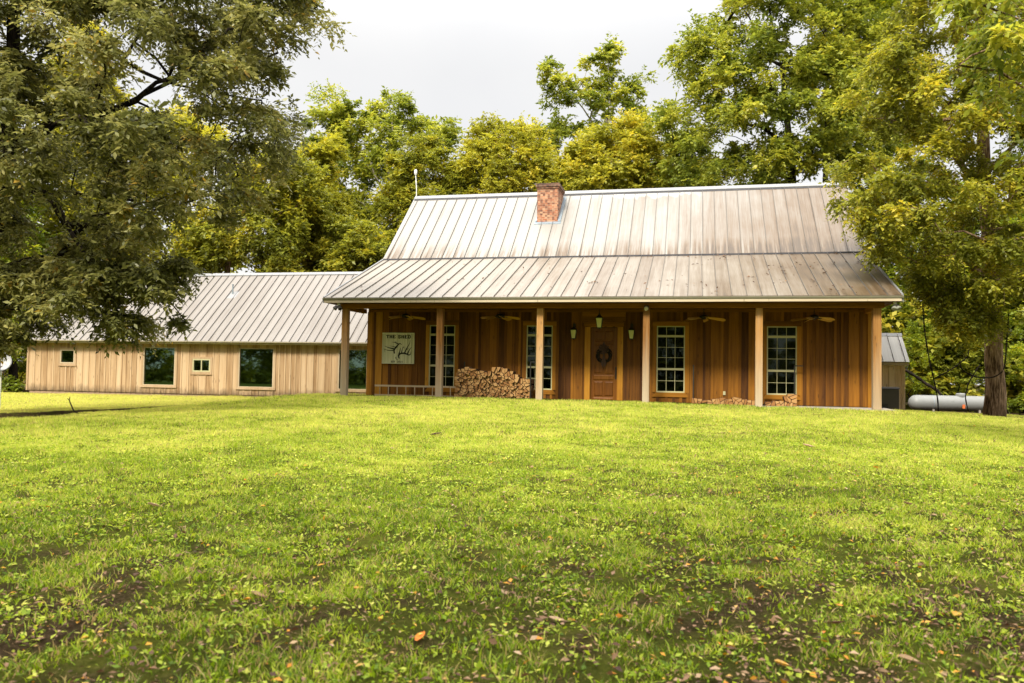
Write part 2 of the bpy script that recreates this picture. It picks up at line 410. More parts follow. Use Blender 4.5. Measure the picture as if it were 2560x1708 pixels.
def on_ground(px, py):                # photo pixel -> the point of the terrain it shows
    v = ray(px, py); t = np.linspace(2.5, 60, 6000); P = v[None]*t[:, None]
    below = P[:, 2] <= ground_z(P[:, 0], P[:, 1])
    i = int(np.argmax(below)) if below.any() else len(t)-1
    return P[i]
def vnoise(x, y, s, seed):            # smooth value noise
    r = np.random.RandomState(seed); T = r.rand(64, 64)
    u, v = x/s, y/s; i, j = np.floor(u).astype(int), np.floor(v).astype(int); fu, fv = u-i, v-j
    fu = fu*fu*(3-2*fu); fv = fv*fv*(3-2*fv)
    g = lambda a, b: T[a % 64, b % 64]
    return (g(i, j)*(1-fu)+g(i+1, j)*fu)*(1-fv)+(g(i, j+1)*(1-fu)+g(i+1, j+1)*fu)*fv
def bare(x, y):                       # 0 thick grass .. 1 bare earth
    n1 = .16*vnoise(x, y, 1.5, 1)+.20*vnoise(x, y, .43, 2)+.32*vnoise(x, y, .19, 3)+.32*vnoise(x, y, .085, 4)
    near = np.clip((13-y)/9, 0, 1)
    b = np.clip((n1-(.62-.10*near-.03*np.clip(x/3, -.6, 1)*near-.03*np.clip((6.5-y)/2.5, 0, 1)))/.09, 0, 1)*(.35+.6*near)
    mulch = np.clip((3.6-np.hypot((x-19.5)/1.6, y-29.2))/1.0+(.9*(vnoise(x, y, .8, 5)-.5)), 0, 1)
    far = np.clip((y-36)/6, 0, 1)*np.clip((x-8)/4, 0, 1)
    woods = np.clip((y-43)/3, 0, 1)
    e = edge_dist(x, y); woods = np.maximum(woods, np.clip((e+.1)/.15, 0, 1)*np.clip((.75-e)/.2, 0, 1)*np.clip((30-y)/2, 0, 1))
    return np.clip(np.maximum(np.maximum(b, mulch), np.maximum(far*.9, woods*.9)), 0, 1)

def ground():
    def lines(lo, hi, step, far):
        core = np.arange(lo, hi+1e-6, step); g = [1.0]
        while g[-1] < far: g.append(g[-1]*1.45)
        g = np.array(g)*step*2
        return np.concatenate([(lo-g)[::-1], core, hi+g])
    xs = lines(-26, 30, .22, 900); ys = lines(-4, 48, .22, 900)
    X, Y = np.meshgrid(xs, ys); Z = ground_z(X.ravel(), Y.ravel())
    nx, ny = len(xs), len(ys)
    V = np.stack([X.ravel(), Y.ravel(), Z], -1)
    i, j = np.meshgrid(np.arange(nx-1), np.arange(ny-1)); a = (j*nx+i).ravel()
    F = np.stack([a, a+1, a+nx+1, a+nx], -1)
    me = np_mesh('ground', V, F)
    d = me.attributes.new('bare', 'FLOAT', 'POINT'); d.data.foreach_set('value', bare(V[:, 0], V[:, 1]).astype(np.float32))
    m, n, l, p = newmat('lawn_soil')
    f = noise(n, l, mapping(n, l, (26, 26, 26)), 1., 8, .8); f2 = noise(n, l, mapping(n, l, (1.3, 1.3, 1.3)), 1., 5)
    g = ramp(n, [(.34, (.022, .026, .005)), (.5, (.07, .08, .010)), (.68, (.16, .17, .022))]); l.new(math_(n, l, 'ADD', math_(n, l, 'MULTIPLY', f, .6), math_(n, l, 'MULTIPLY', f2, .4)), g.inputs['Fac'])
    s = ramp(n, [(.32, (.012, .008, .004)), (.5, (.045, .028, .015)), (.68, (.13, .085, .05))]); l.new(f, s.inputs['Fac'])
    b = attr(n, 'bare'); bb = math_(n, l, 'ADD', b, math_(n, l, 'MULTIPLY', math_(n, l, 'SUBTRACT', f, .5), .8), True)
    l.new(mixc(n, l, bb, g.outputs['Color'], s.outputs['Color']), p.inputs['Base Color']); p.inputs['Roughness'].default_value = 1.0; p.inputs['Specular IOR Level'].default_value = .04
    l.new(bump(n, l, f, 1.0, .05), p.inputs['Normal'])
    o = link('ground', me, None, [m]); me.polygons.foreach_set('use_smooth', [True]*len(F))
    tag(o, 'lawn ground rising to the house', 'ground', None, 'structure')

def np_mesh(name, V, F, tint=None, smooth=False):
    me = bpy.data.meshes.new(name); k = F.shape[1]
    me.vertices.add(len(V)); me.vertices.foreach_set('co', np.ascontiguousarray(V, np.float32).ravel())
    me.loops.add(F.size); me.loops.foreach_set('vertex_index', np.ascontiguousarray(F, np.int32).ravel())
    me.polygons.add(len(F)); me.polygons.foreach_set('loop_start', np.arange(0, F.size, k, dtype=np.int32))
    if tint is not None:
        a = me.attributes.new('tint', 'FLOAT', 'FACE'); a.data.foreach_set('value', np.ascontiguousarray(tint, np.float32))
    me.update(calc_edges=True); return me
ground()

# ---------------------------------------------------------------- the house
rng = random.Random(7)
FLOOR = -.95
def boards(mb, a0, a1, z0, ztop, dep, put, bw, batten, openings=(), proud=.022, seed=1, irregular=.25):
    """Board-and-batten cladding over a..z, split round openings; put(a0,a1,d0,d1,z0,z1,t) adds one piece (d outward)."""
    r = random.Random(seed); xs = [a0]
    while xs[-1] < a1-bw*.6: xs.append(xs[-1]+bw*(1+r.uniform(-irregular, irregular)))
    xs[-1] = a1
    cuts = sorted(set(xs+[o[k] for o in openings for k in (0, 1) if a0 < o[k] < a1]))
    def pieces(c):
        ivs = [(z0, ztop(c) if callable(ztop) else ztop)]
        for o in openings:
            if o[0]-1e-6 < c < o[1]+1e-6:
                nv = []
                for lo, hi in ivs:
                    if o[2] > lo: nv.append((lo, min(hi, o[2])))
                    if o[3] < hi: nv.append((max(lo, o[3]), hi))
                ivs = nv
        return [(lo, hi) for lo, hi in ivs if hi-lo > .02]
    for i in range(len(cuts)-1):
        c = (cuts[i]+cuts[i+1])/2
        k = sum(1 for x in xs if x <= c); t = random.Random(seed*1000+k).random()
        for lo, hi in pieces(c): put(cuts[i]+.002, cuts[i+1]-.002, 0, .018, lo, hi, t)
    for x in xs[1:-1]:
        w = batten*(1+r.uniform(-.15, .15))/2; t = r.random()
        inside = any(o[0]-w < x < o[1]+w for o in openings)
        for lo, hi in pieces(x):
            put(x-w, x+w, .0185, .0185+proud, lo, hi, t)

def make_window(house, x0, x1, y, blind=False):
    zb, zt = -.585, 1.80
    fr = MB()
    w = .037
    fr.box(x0, x0+w, y-.03, y+.05, zb, zt); fr.box(x1-w, x1, y-.03, y+.05, zb, zt)
    fr.box(x0+w, x1-w, y-.028, y+.05, zt-w, zt); fr.box(x0+w, x1-w, y-.028, y+.05, zb, zb+.05)
    fr.box(x0+w, x1-w, y-.036, y+.05, 1.395, 1.475)
    fr.box(x0+w, x1-w, y-.030, y+.045, .215, .290)
    mw = .015
    for q in (1, 2):
        xm = x0+w+(x1-x0-2*w)*q/3
        for lo, hi in ((zb+.05, .215), (.29, 1.395), (1.475, zt-w)): fr.box(xm-mw/2, xm+mw/2, y-.006, y+.012, lo, hi)
    for z in (-.165, .665, 1.035): fr.box(x0+w, x1-w, y-.0085, y+.0095, z-mw/2, z+mw/2)
    f = fr.build('window', M['cream'], house)
    g = MB(); g.box(x0+w*.5, x1-w*.5, y+.014, y+.018, zb+.02, zt-.02); g.build('pane', M['glass'], f)
    c = MB(); cw = .145
    c.box(x0-cw, x0-.002, y-.048, y, zb, zt, rng.random()); c.build('casing', M['trim'], f)
    c = MB(); c.box(x1+.002, x1+cw, y-.048, y, zb, zt, rng.random()); c.build('casing', M['trim'], f)
    h = MB(); h.box(x0-cw, x1+cw, y-.0485, y, zt+.002, zt+.15, rng.random()); h.box(x0-cw-.06, x1+cw+.06, y-.056, y, zt+.152, zt+.185, .1)
    h.build('lintel_trim', M['trim_h'], f)
    s = MB(); s.hexa([(x0-cw-.01, y-.062, zb-.16), (x1+cw+.01, y-.062, zb-.16), (x1+cw+.01, y, zb-.16), (x0-cw-.01, y, zb-.16),
                      (x0-.03, y-.062, zb-.002), (x1+.03, y-.062, zb-.002), (x1+.03, y, zb-.002), (x0-.03, y, zb-.002)], .6)
    s.build('sill', M['trim_h'], f)
    if blind:
        b = MB(); z = zb+.08; k = 0
        while z < zt-.06:
            b.hexa([(x0+.05, y+.07, z), (x1-.05, y+.07, z), (x1-.05, y+.10, z+.012), (x0+.05, y+.10, z+.012),
                    (x0+.05, y+.07, z+.006), (x1-.05, y+.07, z+.006), (x1-.05, y+.10, z+.018), (x0+.05, y+.10, z+.018)]); z += .034
        b.build('blind', M['blind'], f)
    return f

def slope_z(y, pts):
    for (y0, z0), (y1, z1) in zip(pts, pts[1:]):
        if y <= y1: return z0+(z1-z0)*(y-y0)/(y1-y0)
    return pts[-1][1]

def roof_sheet(mb, x0, x1, ya, za, yb, zb, seams, th=.035, sw=.019, sh=.045, tint=None, mseam=0):
    """A standing-seam sheet between eave (ya,za) and top (yb,zb), one pan per pair of seams, with raised seams."""
    L = math.hypot(yb-ya, zb-za); ny, nz_ = -(zb-za)/L, (yb-ya)/L
    if nz_ < 0: ny, nz_ = -ny, -nz_
    xs = [x0]+[s for s in seams if x0+.04 < s < x1-.04]+[x1]
    r = random.Random(int(x0*100+ya*10))
    for a, b in zip(xs, xs[1:]):
        o = r.uniform(-.004, .004)
        mb.hexa([(a, ya, za+o), (b, ya, za+o), (b, yb, zb+o), (a, yb, zb+o),
                 (a, ya+ny*th, za+nz_*th+o), (b, ya+ny*th, za+nz_*th+o), (b, yb+ny*th, zb+nz_*th+o), (a, yb+ny*th, zb+nz_*th+o)], r.random())
    for s in xs[1:-1]:
        a, b = s-sw/2, s+sw/2; lo, hi = th-.01, th+sh
        e = .012
        mb.hexa([(a, ya-e*(1 if yb > ya else -1)+ny*lo, za+nz_*lo), (b, ya-e*(1 if yb > ya else -1)+ny*lo, za+nz_*lo), (b, yb+ny*lo, zb+nz_*lo), (a, yb+ny*lo, zb+nz_*lo),
                 (a+.006, ya+ny*hi, za+nz_*hi), (b-.006, ya+ny*hi, za+nz_*hi), (b-.006, yb+ny*hi, zb+nz_*hi), (a+.006, yb+ny*hi, zb+nz_*hi)], .5, mseam)

XL, XR = -.654, 18.892           # gable overhangs
W0, W1 = 0.143, 18.495           # wall corners
YW = 1.8
EAVE, BRK, RDG = (-.5157, 2.62), (5.184, 4.84), (9.057, 8.385)
M['seam_wing'] = plain('annexe_seam_metal', (.13, .122, .12), .5, .1, .1)  # the annexe seams' shaded side is painted in here too
M['seam'] = plain('seam_metal', (.115, .105, .092), .5, .1, .1)  # darker than the sheets, with the seams' shadow side put into the colour

def build_house():
    H = empty('house', (HX, HY, 0), -HT, 'large wooden farmhouse with a long weathered metal roof, brick chimney and full-width porch', 'house')
    wins = [(2.663, 3.682), (6.467, 7.446), (11.25, 12.24), (15.04, 16.035)]
    ops = [(a, b, -.585, 1.80) for a, b in wins]+[(8.85, 9.855, FLOOR, 1.752)]
    mb = MB()
    put = lambda a, b, d0, d1, lo, hi, t: mb.box(a, b, YW-d1, YW-d0, lo, hi, t)
    boards(mb, W0, W1, FLOOR+.02, 2.30, 0, put, .285, .095, ops, seed=11, proud=.028)
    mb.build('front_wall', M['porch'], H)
    tr = MB(); tr.box(W0, W1, YW-.05, YW, 2.302, 2.40, .4); tr.build('frieze', M['trim_h'], H)
    # plain level board over the door
    hb = MB()
    for k, (lo, hi) in enumerate(((1.975, 2.13), (2.133, 2.30))): hb.box(8.55, 10.13, YW-.058, YW-.042, lo, hi, .25+.3*k)
    hb.build('door_header', M['trim_h'], H)
    # corner boards of the porch wall
    cb = MB(); cb.box(W0-.02, W0+.19, YW-.06, YW, FLOOR, 2.30, .55); cb.box(W0-.022, W0+.0, YW, YW+.14, FLOOR, 2.30, .6)
    cb.box(W0+.195, W0+.33, YW-.045, YW, FLOOR, 2.30, .2); cb.box(W0+.335, W0+.60, YW-.047, YW, FLOOR, 2.30, .8)
    cb.build('corner_board', M['trim'], H)
    cb = MB(); cb.box(W1-.17, W1+.02, YW-.06, YW, FLOOR, 2.30, .4); cb.build('corner_board', M['trim'], H)
    # side and back walls
    outline = [(YW, 3.45), (5.184, 4.76), (9.057, 8.27), (12.93, 4.76), (16.3, 3.45)]
    for x, sgn in ((W0, -1), (W1, 1)):
        sm = MB(); top = lambda c: slope_z(c, outline)
        puts = lambda a, b, d0, d1, lo, hi, t, x=x, s=sgn: sm.hexa([(x+s*d0, a, lo), (x+s*d1, a, lo), (x+s*d1, b, lo), (x+s*d0, b, lo), (x+s*d0, a, hi), (x+s*d1, a, hi), (x+s*d1, b, hi), (x+s*d0, b, hi)], t)
        boards(sm, YW+.001, 16.3, FLOOR, top, 0, puts, .30, .05, seed=21)
        sm.prism([(YW, FLOOR), (16.3, FLOOR)]+outline[::-1], lambda a, c, d: (d, a, c), x-sgn*.06, x-sgn*.002, .4)
        sm.build('side_wall', M['wing'], H)
    bk = MB(); bk.box(W0+.05, W1-.05, 16.2, 16.3, FLOOR, 3.4); bk.build('back_wall', M['wing'], H)
    inn = MB(); inn.box(W0+.07, W1-.07, 5.6, 5.7, FLOOR, 2.6); inn.box(W0+.07, W1-.07, YW+.02, 5.6, FLOOR-.03, FLOOR, .5)
    inn.box(W0+.07, W1-.07, YW+.02, 5.6, 2.45, 2.5, .5); inn.build('interior', M['interior'], H)
    # side gables of the porch
    for x in (W0-.14, W1+.04):
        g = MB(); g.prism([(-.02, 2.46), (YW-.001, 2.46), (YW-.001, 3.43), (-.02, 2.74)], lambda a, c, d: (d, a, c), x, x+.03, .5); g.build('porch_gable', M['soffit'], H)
    pf = MB(); pf.box(W0-.4, W1+.35, -.22, YW-.06, FLOOR-.25, FLOOR); pf.build('porch_floor', M['concrete'], H)
    fd = MB(); fd.box(W0-.01, W1+.01, YW-.05, 16.28, FLOOR-.7, FLOOR-.002); fd.build('foundation', M['concrete'], H)
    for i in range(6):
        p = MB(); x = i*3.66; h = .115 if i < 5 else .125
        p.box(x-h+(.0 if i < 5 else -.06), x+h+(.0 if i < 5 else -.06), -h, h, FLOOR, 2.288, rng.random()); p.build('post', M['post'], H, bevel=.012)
    bm = MB(); bm.box(-.16, 18.46, -.10, .10, 2.29, 2.46, .35); bm.build('beam', M['trim_h'], H, bevel=.01)
    for x in (.0, 18.3): sb = MB(); sb.box(x-.09, x+.09, .101, YW-.061, 2.24, 2.40, .5); sb.build('side_beam', M['trim'], H)
    ce = MB(); k = 0; y = -.46
    while y < YW-.05:
        ce.box(XL+.05, XR-.05, y, min(y+.138, YW), 2.4605, 2.48, rng.random()); y += .14
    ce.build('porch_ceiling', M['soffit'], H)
    # roof
    seam_u = [.034+.4935*k for k in range(-1, 38)]; seam_l = [9.52+.4705*k for k in range(-22, 21)]
    up = MB(); roof_sheet(up, XL, XR, BRK[0]-.06, BRK[1]-.055+.05, RDG[0], RDG[1], seam_u, mseam=1)
    roof_sheet(up, XL, XR, 12.93, BRK[1], RDG[0], RDG[1], seam_u, mseam=1)
    R = up.build('roof', [M['roof_upper'], M['seam']], H)
    lo = MB(); roof_sheet(lo, XL, XR, EAVE[0], EAVE[1], BRK[0], BRK[1]-.03, seam_l, mseam=1)
    ba = MB(); roof_sheet(ba, XL, XR, 17.2, 3.1, 12.93, BRK[1]-.03, seam_l, mseam=1); ba.build('rear_roof', [M['roof_lower'], M['seam']], R)
    lo.build('porch_roof', [M['roof_lower'], M['seam']], R)
    br = MB(); br.box(XL, XR, BRK[0]-.085, BRK[0]-.062, BRK[1]-.055, BRK[1]+.045); br.build('roof_joint', M['seam_shadow'], R)
    rc = MB()
    a = math.atan2(RDG[1]-BRK[1], RDG[0]-BRK[0]); ca, sa = math.cos(a), math.sin(a)
    for s in (-1, 1):
        y0, z0 = RDG[0], RDG[1]+.115
        p = [(y0, z0), (y0+s*ca*.24, z0-sa*.24), (y0+s*ca*.24, z0-sa*.24-.03), (y0, z0-.03)]
        rc.prism(p, lambda aa, c, d: (d, aa, c), XL-.02, XR+.02, .5)
    rc.build('ridge_cap', M['metal_edge'], R)
    dl_ = MB(); n_ = (-sa, ca)  # dark strip standing in for the shaded gap under the ridge cap
    for u0, u1 in ((.235, .285),):
        p_ = [(RDG[0]-u0*ca+n_[0]*.034, RDG[1]-u0*sa+n_[1]*.034), (RDG[0]-u1*ca+n_[0]*.034, RDG[1]-u1*sa+n_[1]*.034), (RDG[0]-u1*ca+n_[0]*.048, RDG[1]-u1*sa+n_[1]*.048), (RDG[0]-u0*ca+n_[0]*.075, RDG[1]-u0*sa+n_[1]*.075)]
        dl_.prism(p_, lambda aa, c, d: (d, aa, c), XL+.01, XR-.01, .5)
    dl_.build('ridge_gap_shade', M['seam_shadow'], R)
    cs = MB(); cs.prism([(RDG[0]-.21, RDG[1]-.225+.06), (RDG[0]+.21, RDG[1]-.225+.06), (RDG[0], RDG[1]+.075)], lambda aa, c, d: (d, aa, c), XL+.02, XR-.02, .5); cs.build('ridge_closure', M['seam_shadow'], R)
    for x, s in ((XL, -1), (XR, 1)):   # metal rake trim along the gable edges
        rk = MB()
        for (ya, za), (yb, zb) in ((EAVE, BRK), (BRK, RDG)):
            rk.hexa([(x-.03, ya, za-.16), (x+.03, ya, za-.16), (x+.03, yb, zb-.16), (x-.03, yb, zb-.16), (x-.03, ya, za+.07), (x+.03, ya, za+.07), (x+.03, yb, zb+.07), (x-.03, yb, zb+.07)])
        rk.build('rake_trim', M['metal_edge'], R)
    fa = MB(); fa.box(XL+.035, XR-.035, -.56, -.47, 2.463, 2.55, .5); fa.build('fascia', M['fascia'], R)
    gu = MB(); gu.prism([(-.47, 2.552), (-.575, 2.556), (-.60, 2.61), (-.60, 2.628), (-.585, 2.628), (-.57, 2.575), (-.47, 2.575)], lambda aa, c, d: (d, aa, c), XL-.02, XR+.02, .5); gu.box(XL+.03, XR-.03, -.498, -.468, 2.577, 2.605)
    gu.build('gutter', plain('gutter_paint', (.20, .185, .13), .5, 0, .1), R)
    # chimney
    ch = MB(); cx0, cx1, cy0, cy1 = 5.72, 6.66, 7.144, 8.55
    ch.box(cx0, cx1, cy0, cy1, 6.2, 8.20)
    ch.box(cx0-.03, cx1+.03, cy0-.03, cy1+.03, 8.201, 8.277); ch.box(cx0-.065, cx1+.065, cy0-.065, cy1+.065, 8.278, 8.43)
    C = ch.build('chimney', M['brick'], R, bevel=.008)
    fl = MB(); zf = lambda y: BRK[1]+(y-BRK[0])*(RDG[1]-BRK[1])/(RDG[0]-BRK[0])
    y0, y1 = cy0-.05, cy1+.05; h = .16
    for (xa, xb) in ((cx0-.07, cx0-.004), (cx1+.004, cx1+.13)):
        fl.hexa([(xa, y0, zf(y0)), (xb, y0, zf(y0)), (xb, y1, zf(y1)), (xa, y1, zf(y1)), (xa, y0, zf(y0)+h), (xb, y0, zf(y0)+h), (xb, y1, zf(y1)+h), (xa, y1, zf(y1)+h)])
    fl.hexa([(cx0-.1, y0-.09, zf(y0-.09)), (cx1+.15, y0-.09, zf(y0-.09)), (cx1+.15, cy0-.004, zf(cy0)), (cx0-.1, cy0-.004, zf(cy0)), (cx0-.1, y0-.09, zf(y0-.09)+.11), (cx1+.15, y0-.09, zf(y0-.09)+.11), (cx1+.15, cy0-.004, zf(cy0)+.09), (cx0-.1, cy0-.004, zf(cy0)+.09)])
    fl.build('chimney_flashing', M['flashing'], R)
    for i, (a_, b_) in enumerate(wins): make_window(H, a_, b_, YW, blind=(i in (0, 3)))
    # door
    d = MB(); y = YW+.05; d.box(8.875, 9.83, y, y+.045, FLOOR+.03, 1.735, .45)
    def panel(x0, x1, z0, z1, t):
        e = .03
        d.hexa([(x0, y-.001, z0), (x1, y-.001, z0), (x1, y-.001, z1), (x0, y-.001, z1), (x0+e, y-.02, z0+e), (x1-e, y-.02, z0+e), (x1-e, y-.02, z1-e), (x0+e, y-.02, z1-e)][0:4]
               + [(x0+e, y-.02, z0+e), (x1-e, y-.02, z0+e), (x1-e, y-.02, z1-e), (x0+e, y-.02, z1-e)], t)
    for x0, x1 in ((9.0, 9.315), (9.385, 9.70)):
        panel(x0, x1, 1.28, 1.60, .6); panel(x0, x1, .06, 1.08, .55); panel(x0, x1, -.76, -.24, .35)
    panel(8.97, 9.72, -.18, .0, .75); panel(8.97, 9.70, -.93, -.82, .6); panel(9.0, 9.70, 1.12, 1.24, .4)
    D = d.build('door', M['door'], H)
    hd = MB(); hd.box(9.765, 9.825, y-.012, y-.001, -.14, .30); hd.tube([(9.795, y-.012, .22), (9.795, y-.06, .18), (9.795, y-.065, .0), (9.795, y-.03, -.08), (9.795, y-.012, -.10)], .013, 8); hd.lathe([(0, 0), (.03, 0), (.03, .03), (0, .03)], (9.795, y-.03, .24), 10)
    hd.build('handle', M['black'], D)
    df = MB(); df.box(8.645, 8.845, YW-.05, YW, FLOOR, 1.755, .7); df.box(9.86, 10.045, YW-.05, YW, FLOOR, 1.755, .65)
    df.box(8.846, 8.874, YW-.02, YW+.1, FLOOR, 1.752, .3); df.box(9.831, 9.859, YW-.02, YW+.1, FLOOR, 1.752, .3); df.box(8.846, 9.859, YW-.022, YW+.1, 1.7525, 1.772, .9)
    df.build('door_casing', M['trim'], D)
    dl = MB(); dl.box(8.62, 10.07, YW-.052, YW, 1.775, 1.91, .5); dl.box(8.58, 10.1, YW-.062, YW, 1.912, 1.955, .15); dl.build('door_lintel', M['trim_h'], D)
    ot = MB(); ot.box(13.57, 13.65, YW-.06, YW-.03, -.63, -.50); ot.build('power_outlet', M['cream'], H)
    return H
build_house()

# ---------------------------------------------------------------- the low annexe on the left
def build_annexe():
    A = empty('annexe', (HX, HY, 0), -HT, 'long low annexe of pale weathered boards with a grey metal roof, left of the porch', 'building')
    y = 6.0; x0, x1 = -19.55, .10; zb, zt = -1.22, 1.17
    big = [(-13.05, -11.33), (-8.0, -6.22), (-3.03, -1.62)]
    ops = [(a, b, -.84, .955) for a, b in big]+[(-10.40, -9.48, -.17, .43), (-17.72, -16.9, .12, .80)]
    mb = MB(); put = lambda a, b, d0, d1, lo, hi, t: mb.box(a, b, y-d1, y-d0, lo, hi, t)
    boards(mb, x0, x1, zb, zt, 0, put, .315, .06, ops, seed=5, proud=.02)
    mb.build('front_wall', M['wing'], A)
    # gable end and back
    gb = MB(); s = .88
    gb.prism([(y+.01, zb), (y+4.0, zb), (y+4.0, 1.4), (7.65, 2.9), (y+.01, 1.45)], lambda a, c, d: (d, a, c), x0, x0+.08, .5)
    gb.prism([(y+.01, zb), (13.5, zb), (13.5, 1.4), (9.8, 4.8), (y+.01, 1.45)], lambda a, c, d: (d, a, c), -16.2, -16.12, .4)
    gb.build('side_wall', M['wing'], A)
    bk = MB(); bk.box(-16.1, x1, 13.4, 13.5, zb, 1.4); bk.box(x0+.1, -16.2, 9.85, 9.95, zb, 1.4); bk.build('back_wall', M['wing'], A)
    inn = MB(); inn.box(x0+.1, x1, 8.5, 8.6, zb, 1.3); inn.box(x0+.1, x1, y+.02, 8.5, 1.15, 1.2); inn.box(x0+.1, x1, y+.02, 8.5, zb-.02, zb+.02); inn.build('interior', M['interior'], A)
    sk = MB(); sk.box(x0+.06, x1, y+.02, y+.2, zb-.45, zb-.004, .5); sk.build('skirting', M['dirtbrown'], A)
    st = MB(); st.box(x0-.1, x0+.0, y-.05, y+.1, zb, zt, .6); st.build('corner_board', M['wingtrim'], A)
    # roofs: the main one and the lower one at the far end
    ro = MB(); seams = [-16.3+.409*k for k in range(0, 42)]
    ea, ri = (5.58, 1.225), (9.8, 4.86)
    roof_sheet(ro, -16.5, .10, ea[0], ea[1], ri[0], ri[1], seams, mseam=1); roof_sheet(ro, -16.5, .10, 14.0, ea[1], ri[0], ri[1], seams, mseam=1)
    R = ro.build('roof', [M['roof_wing'], M['seam_wing']], A)
    r2 = MB(); e2, t2 = (5.585, 1.205), (7.65, 2.99)
    roof_sheet(r2, -19.95, -16.51, e2[0], e2[1], t2[0], t2[1], [-19.6+.409*k for k in range(8)], mseam=1); roof_sheet(r2, -19.95, -16.51, 10.2, e2[1], t2[0], t2[1], [-19.6+.409*k for k in range(8)], mseam=1)
    r2.build('lower_roof', [M['roof_wing'], M['seam_wing']], R)
    for nm, xa, xb, (yr, zr) in (('ridge_cap', -16.52, .12, ri), ('ridge_cap', -19.97, -16.52, t2)):
        rc = MB(); ca, sa = .75, .66
        for q in (-1, 1):
            z0 = zr+.10; p = [(yr, z0), (yr+q*ca*.2, z0-sa*.2), (yr+q*ca*.2, z0-sa*.2-.03), (yr, z0-.03)]
            rc.prism(p, lambda aa, c, d: (d, aa, c), xa, xb, .5)
        rc.build(nm, M['metal_edge'], R)
    fa = MB(); fa.box(-19.9, .10, 5.60, 5.63, 1.115, 1.19, .5); fa.build('fascia', M['fascia'], R)
    gu = MB(); gu.prism([(5.60, 1.195), (5.49, 1.205), (5.475, 1.255), (5.487, 1.255), (5.50, 1.215), (5.60, 1.21)], lambda aa, c, d: (d, aa, c), -19.93, .09, .5); gu.build('gutter', plain('annexe_gutter', (.42, .37, .29), .5, 0, .1), R)
    so = MB(); so.box(-19.9, .10, 5.631, 6.0, 1.172, 1.19, .3); so.build('soffit', M['soffit'], A)
    vp = MB(); vp.lathe([(.035, 0), (.035, .52), (.05, .52), (.05, .56), (.0, .56)], (-9.92, 8.35, 3.65), 10); 
    V = vp.build('vent_pipe', M['flashing'], R)
    vf = MB(); vf.hexa([(-10.15, 8.15, 3.48), (-9.69, 8.15, 3.48), (-9.69, 8.6, 3.87), (-10.15, 8.6, 3.87), (-10.05, 8.22, 3.62), (-9.79, 8.22, 3.62), (-9.82, 8.46, 3.84), (-10.02, 8.46, 3.84)]); vf.build('pipe_flashing', M['metal_edge'], V)
    for k, (a, b) in enumerate(big):
        f = MB(); w = .05; z0, z1 = -.84, .955
        f.box(a, a+w, y-.05, y+.06, z0, z1); f.box(b-w, b, y-.05, y+.06, z0, z1); f.box(a+w, b-w, y-.048, y+.06, z1-.035, z1); f.box(a+w, b-w, y-.048, y+.06, z0, z0+.03)
        W = f.build('window', M['tanframe'], A)
        g = MB(); g.box(a+.02, b-.02, y+.01, y+.016, z0+.01, z1-.01); g.build('pane', M['darkglass'], W)
        si = MB(); si.box(a-.12, b+.12, y-.075, y, z0-.11, z0-.003, .6); si.build('sill', M['wingtrim'], W)
        ca = MB(); ca.box(a-.10, a-.003, y-.055, y, z0, 1.10, .4); ca.build('casing', M['wingtrim'], W); ca = MB(); ca.box(b+.003, b+.10, y-.055, y, z0, 1.10, .7); ca.build('casing', M['wingtrim'], W)
    for (a, b, z0, z1) in ((-10.40, -9.48, -.17, .43), (-17.72, -16.9, .12, .80)):
        f = MB(); w = .06
        f.box(a, a+w, y-.05, y+.05, z0, z1); f.box(b-w, b, y-.05, y+.05, z0, z1); f.box(a+w, b-w, y-.048, y+.05, z1-w, z1); f.box(a+w, b-w, y-.048, y+.05, z0, z0+w)
        xm = (a+b)/2
        if a > -12: f.box(xm-.025, xm+.025, y-.046, y+.05, z0+w, z1-w)
        W = f.build('window', M['cream' if a > -12 else 'tanframe'], A)
        g = MB(); g.box(a+.02, b-.02, y+.01, y+.016, z0+.01, z1-.01); g.build('pane', M['darkglass'], W)
        ca = MB(); ca.box(a-.10, a-.003, y-.052, y, z0-.09, z1+.09, .3); ca.box(b+.003, b+.10, y-.052, y, z0-.09, z1+.09, .6); ca.box(a-.002, b+.002, y-.053, y, z1+.002, z1+.09, .5); ca.box(a-.12, b+.12, y-.06, y, z0-.14, z0-.092, .2); ca.box(a-.002, b+.002, y-.053, y, z0-.09, z0-.003, .5)
        ca.build('casing', M['wingtrim'], W)
build_annexe()

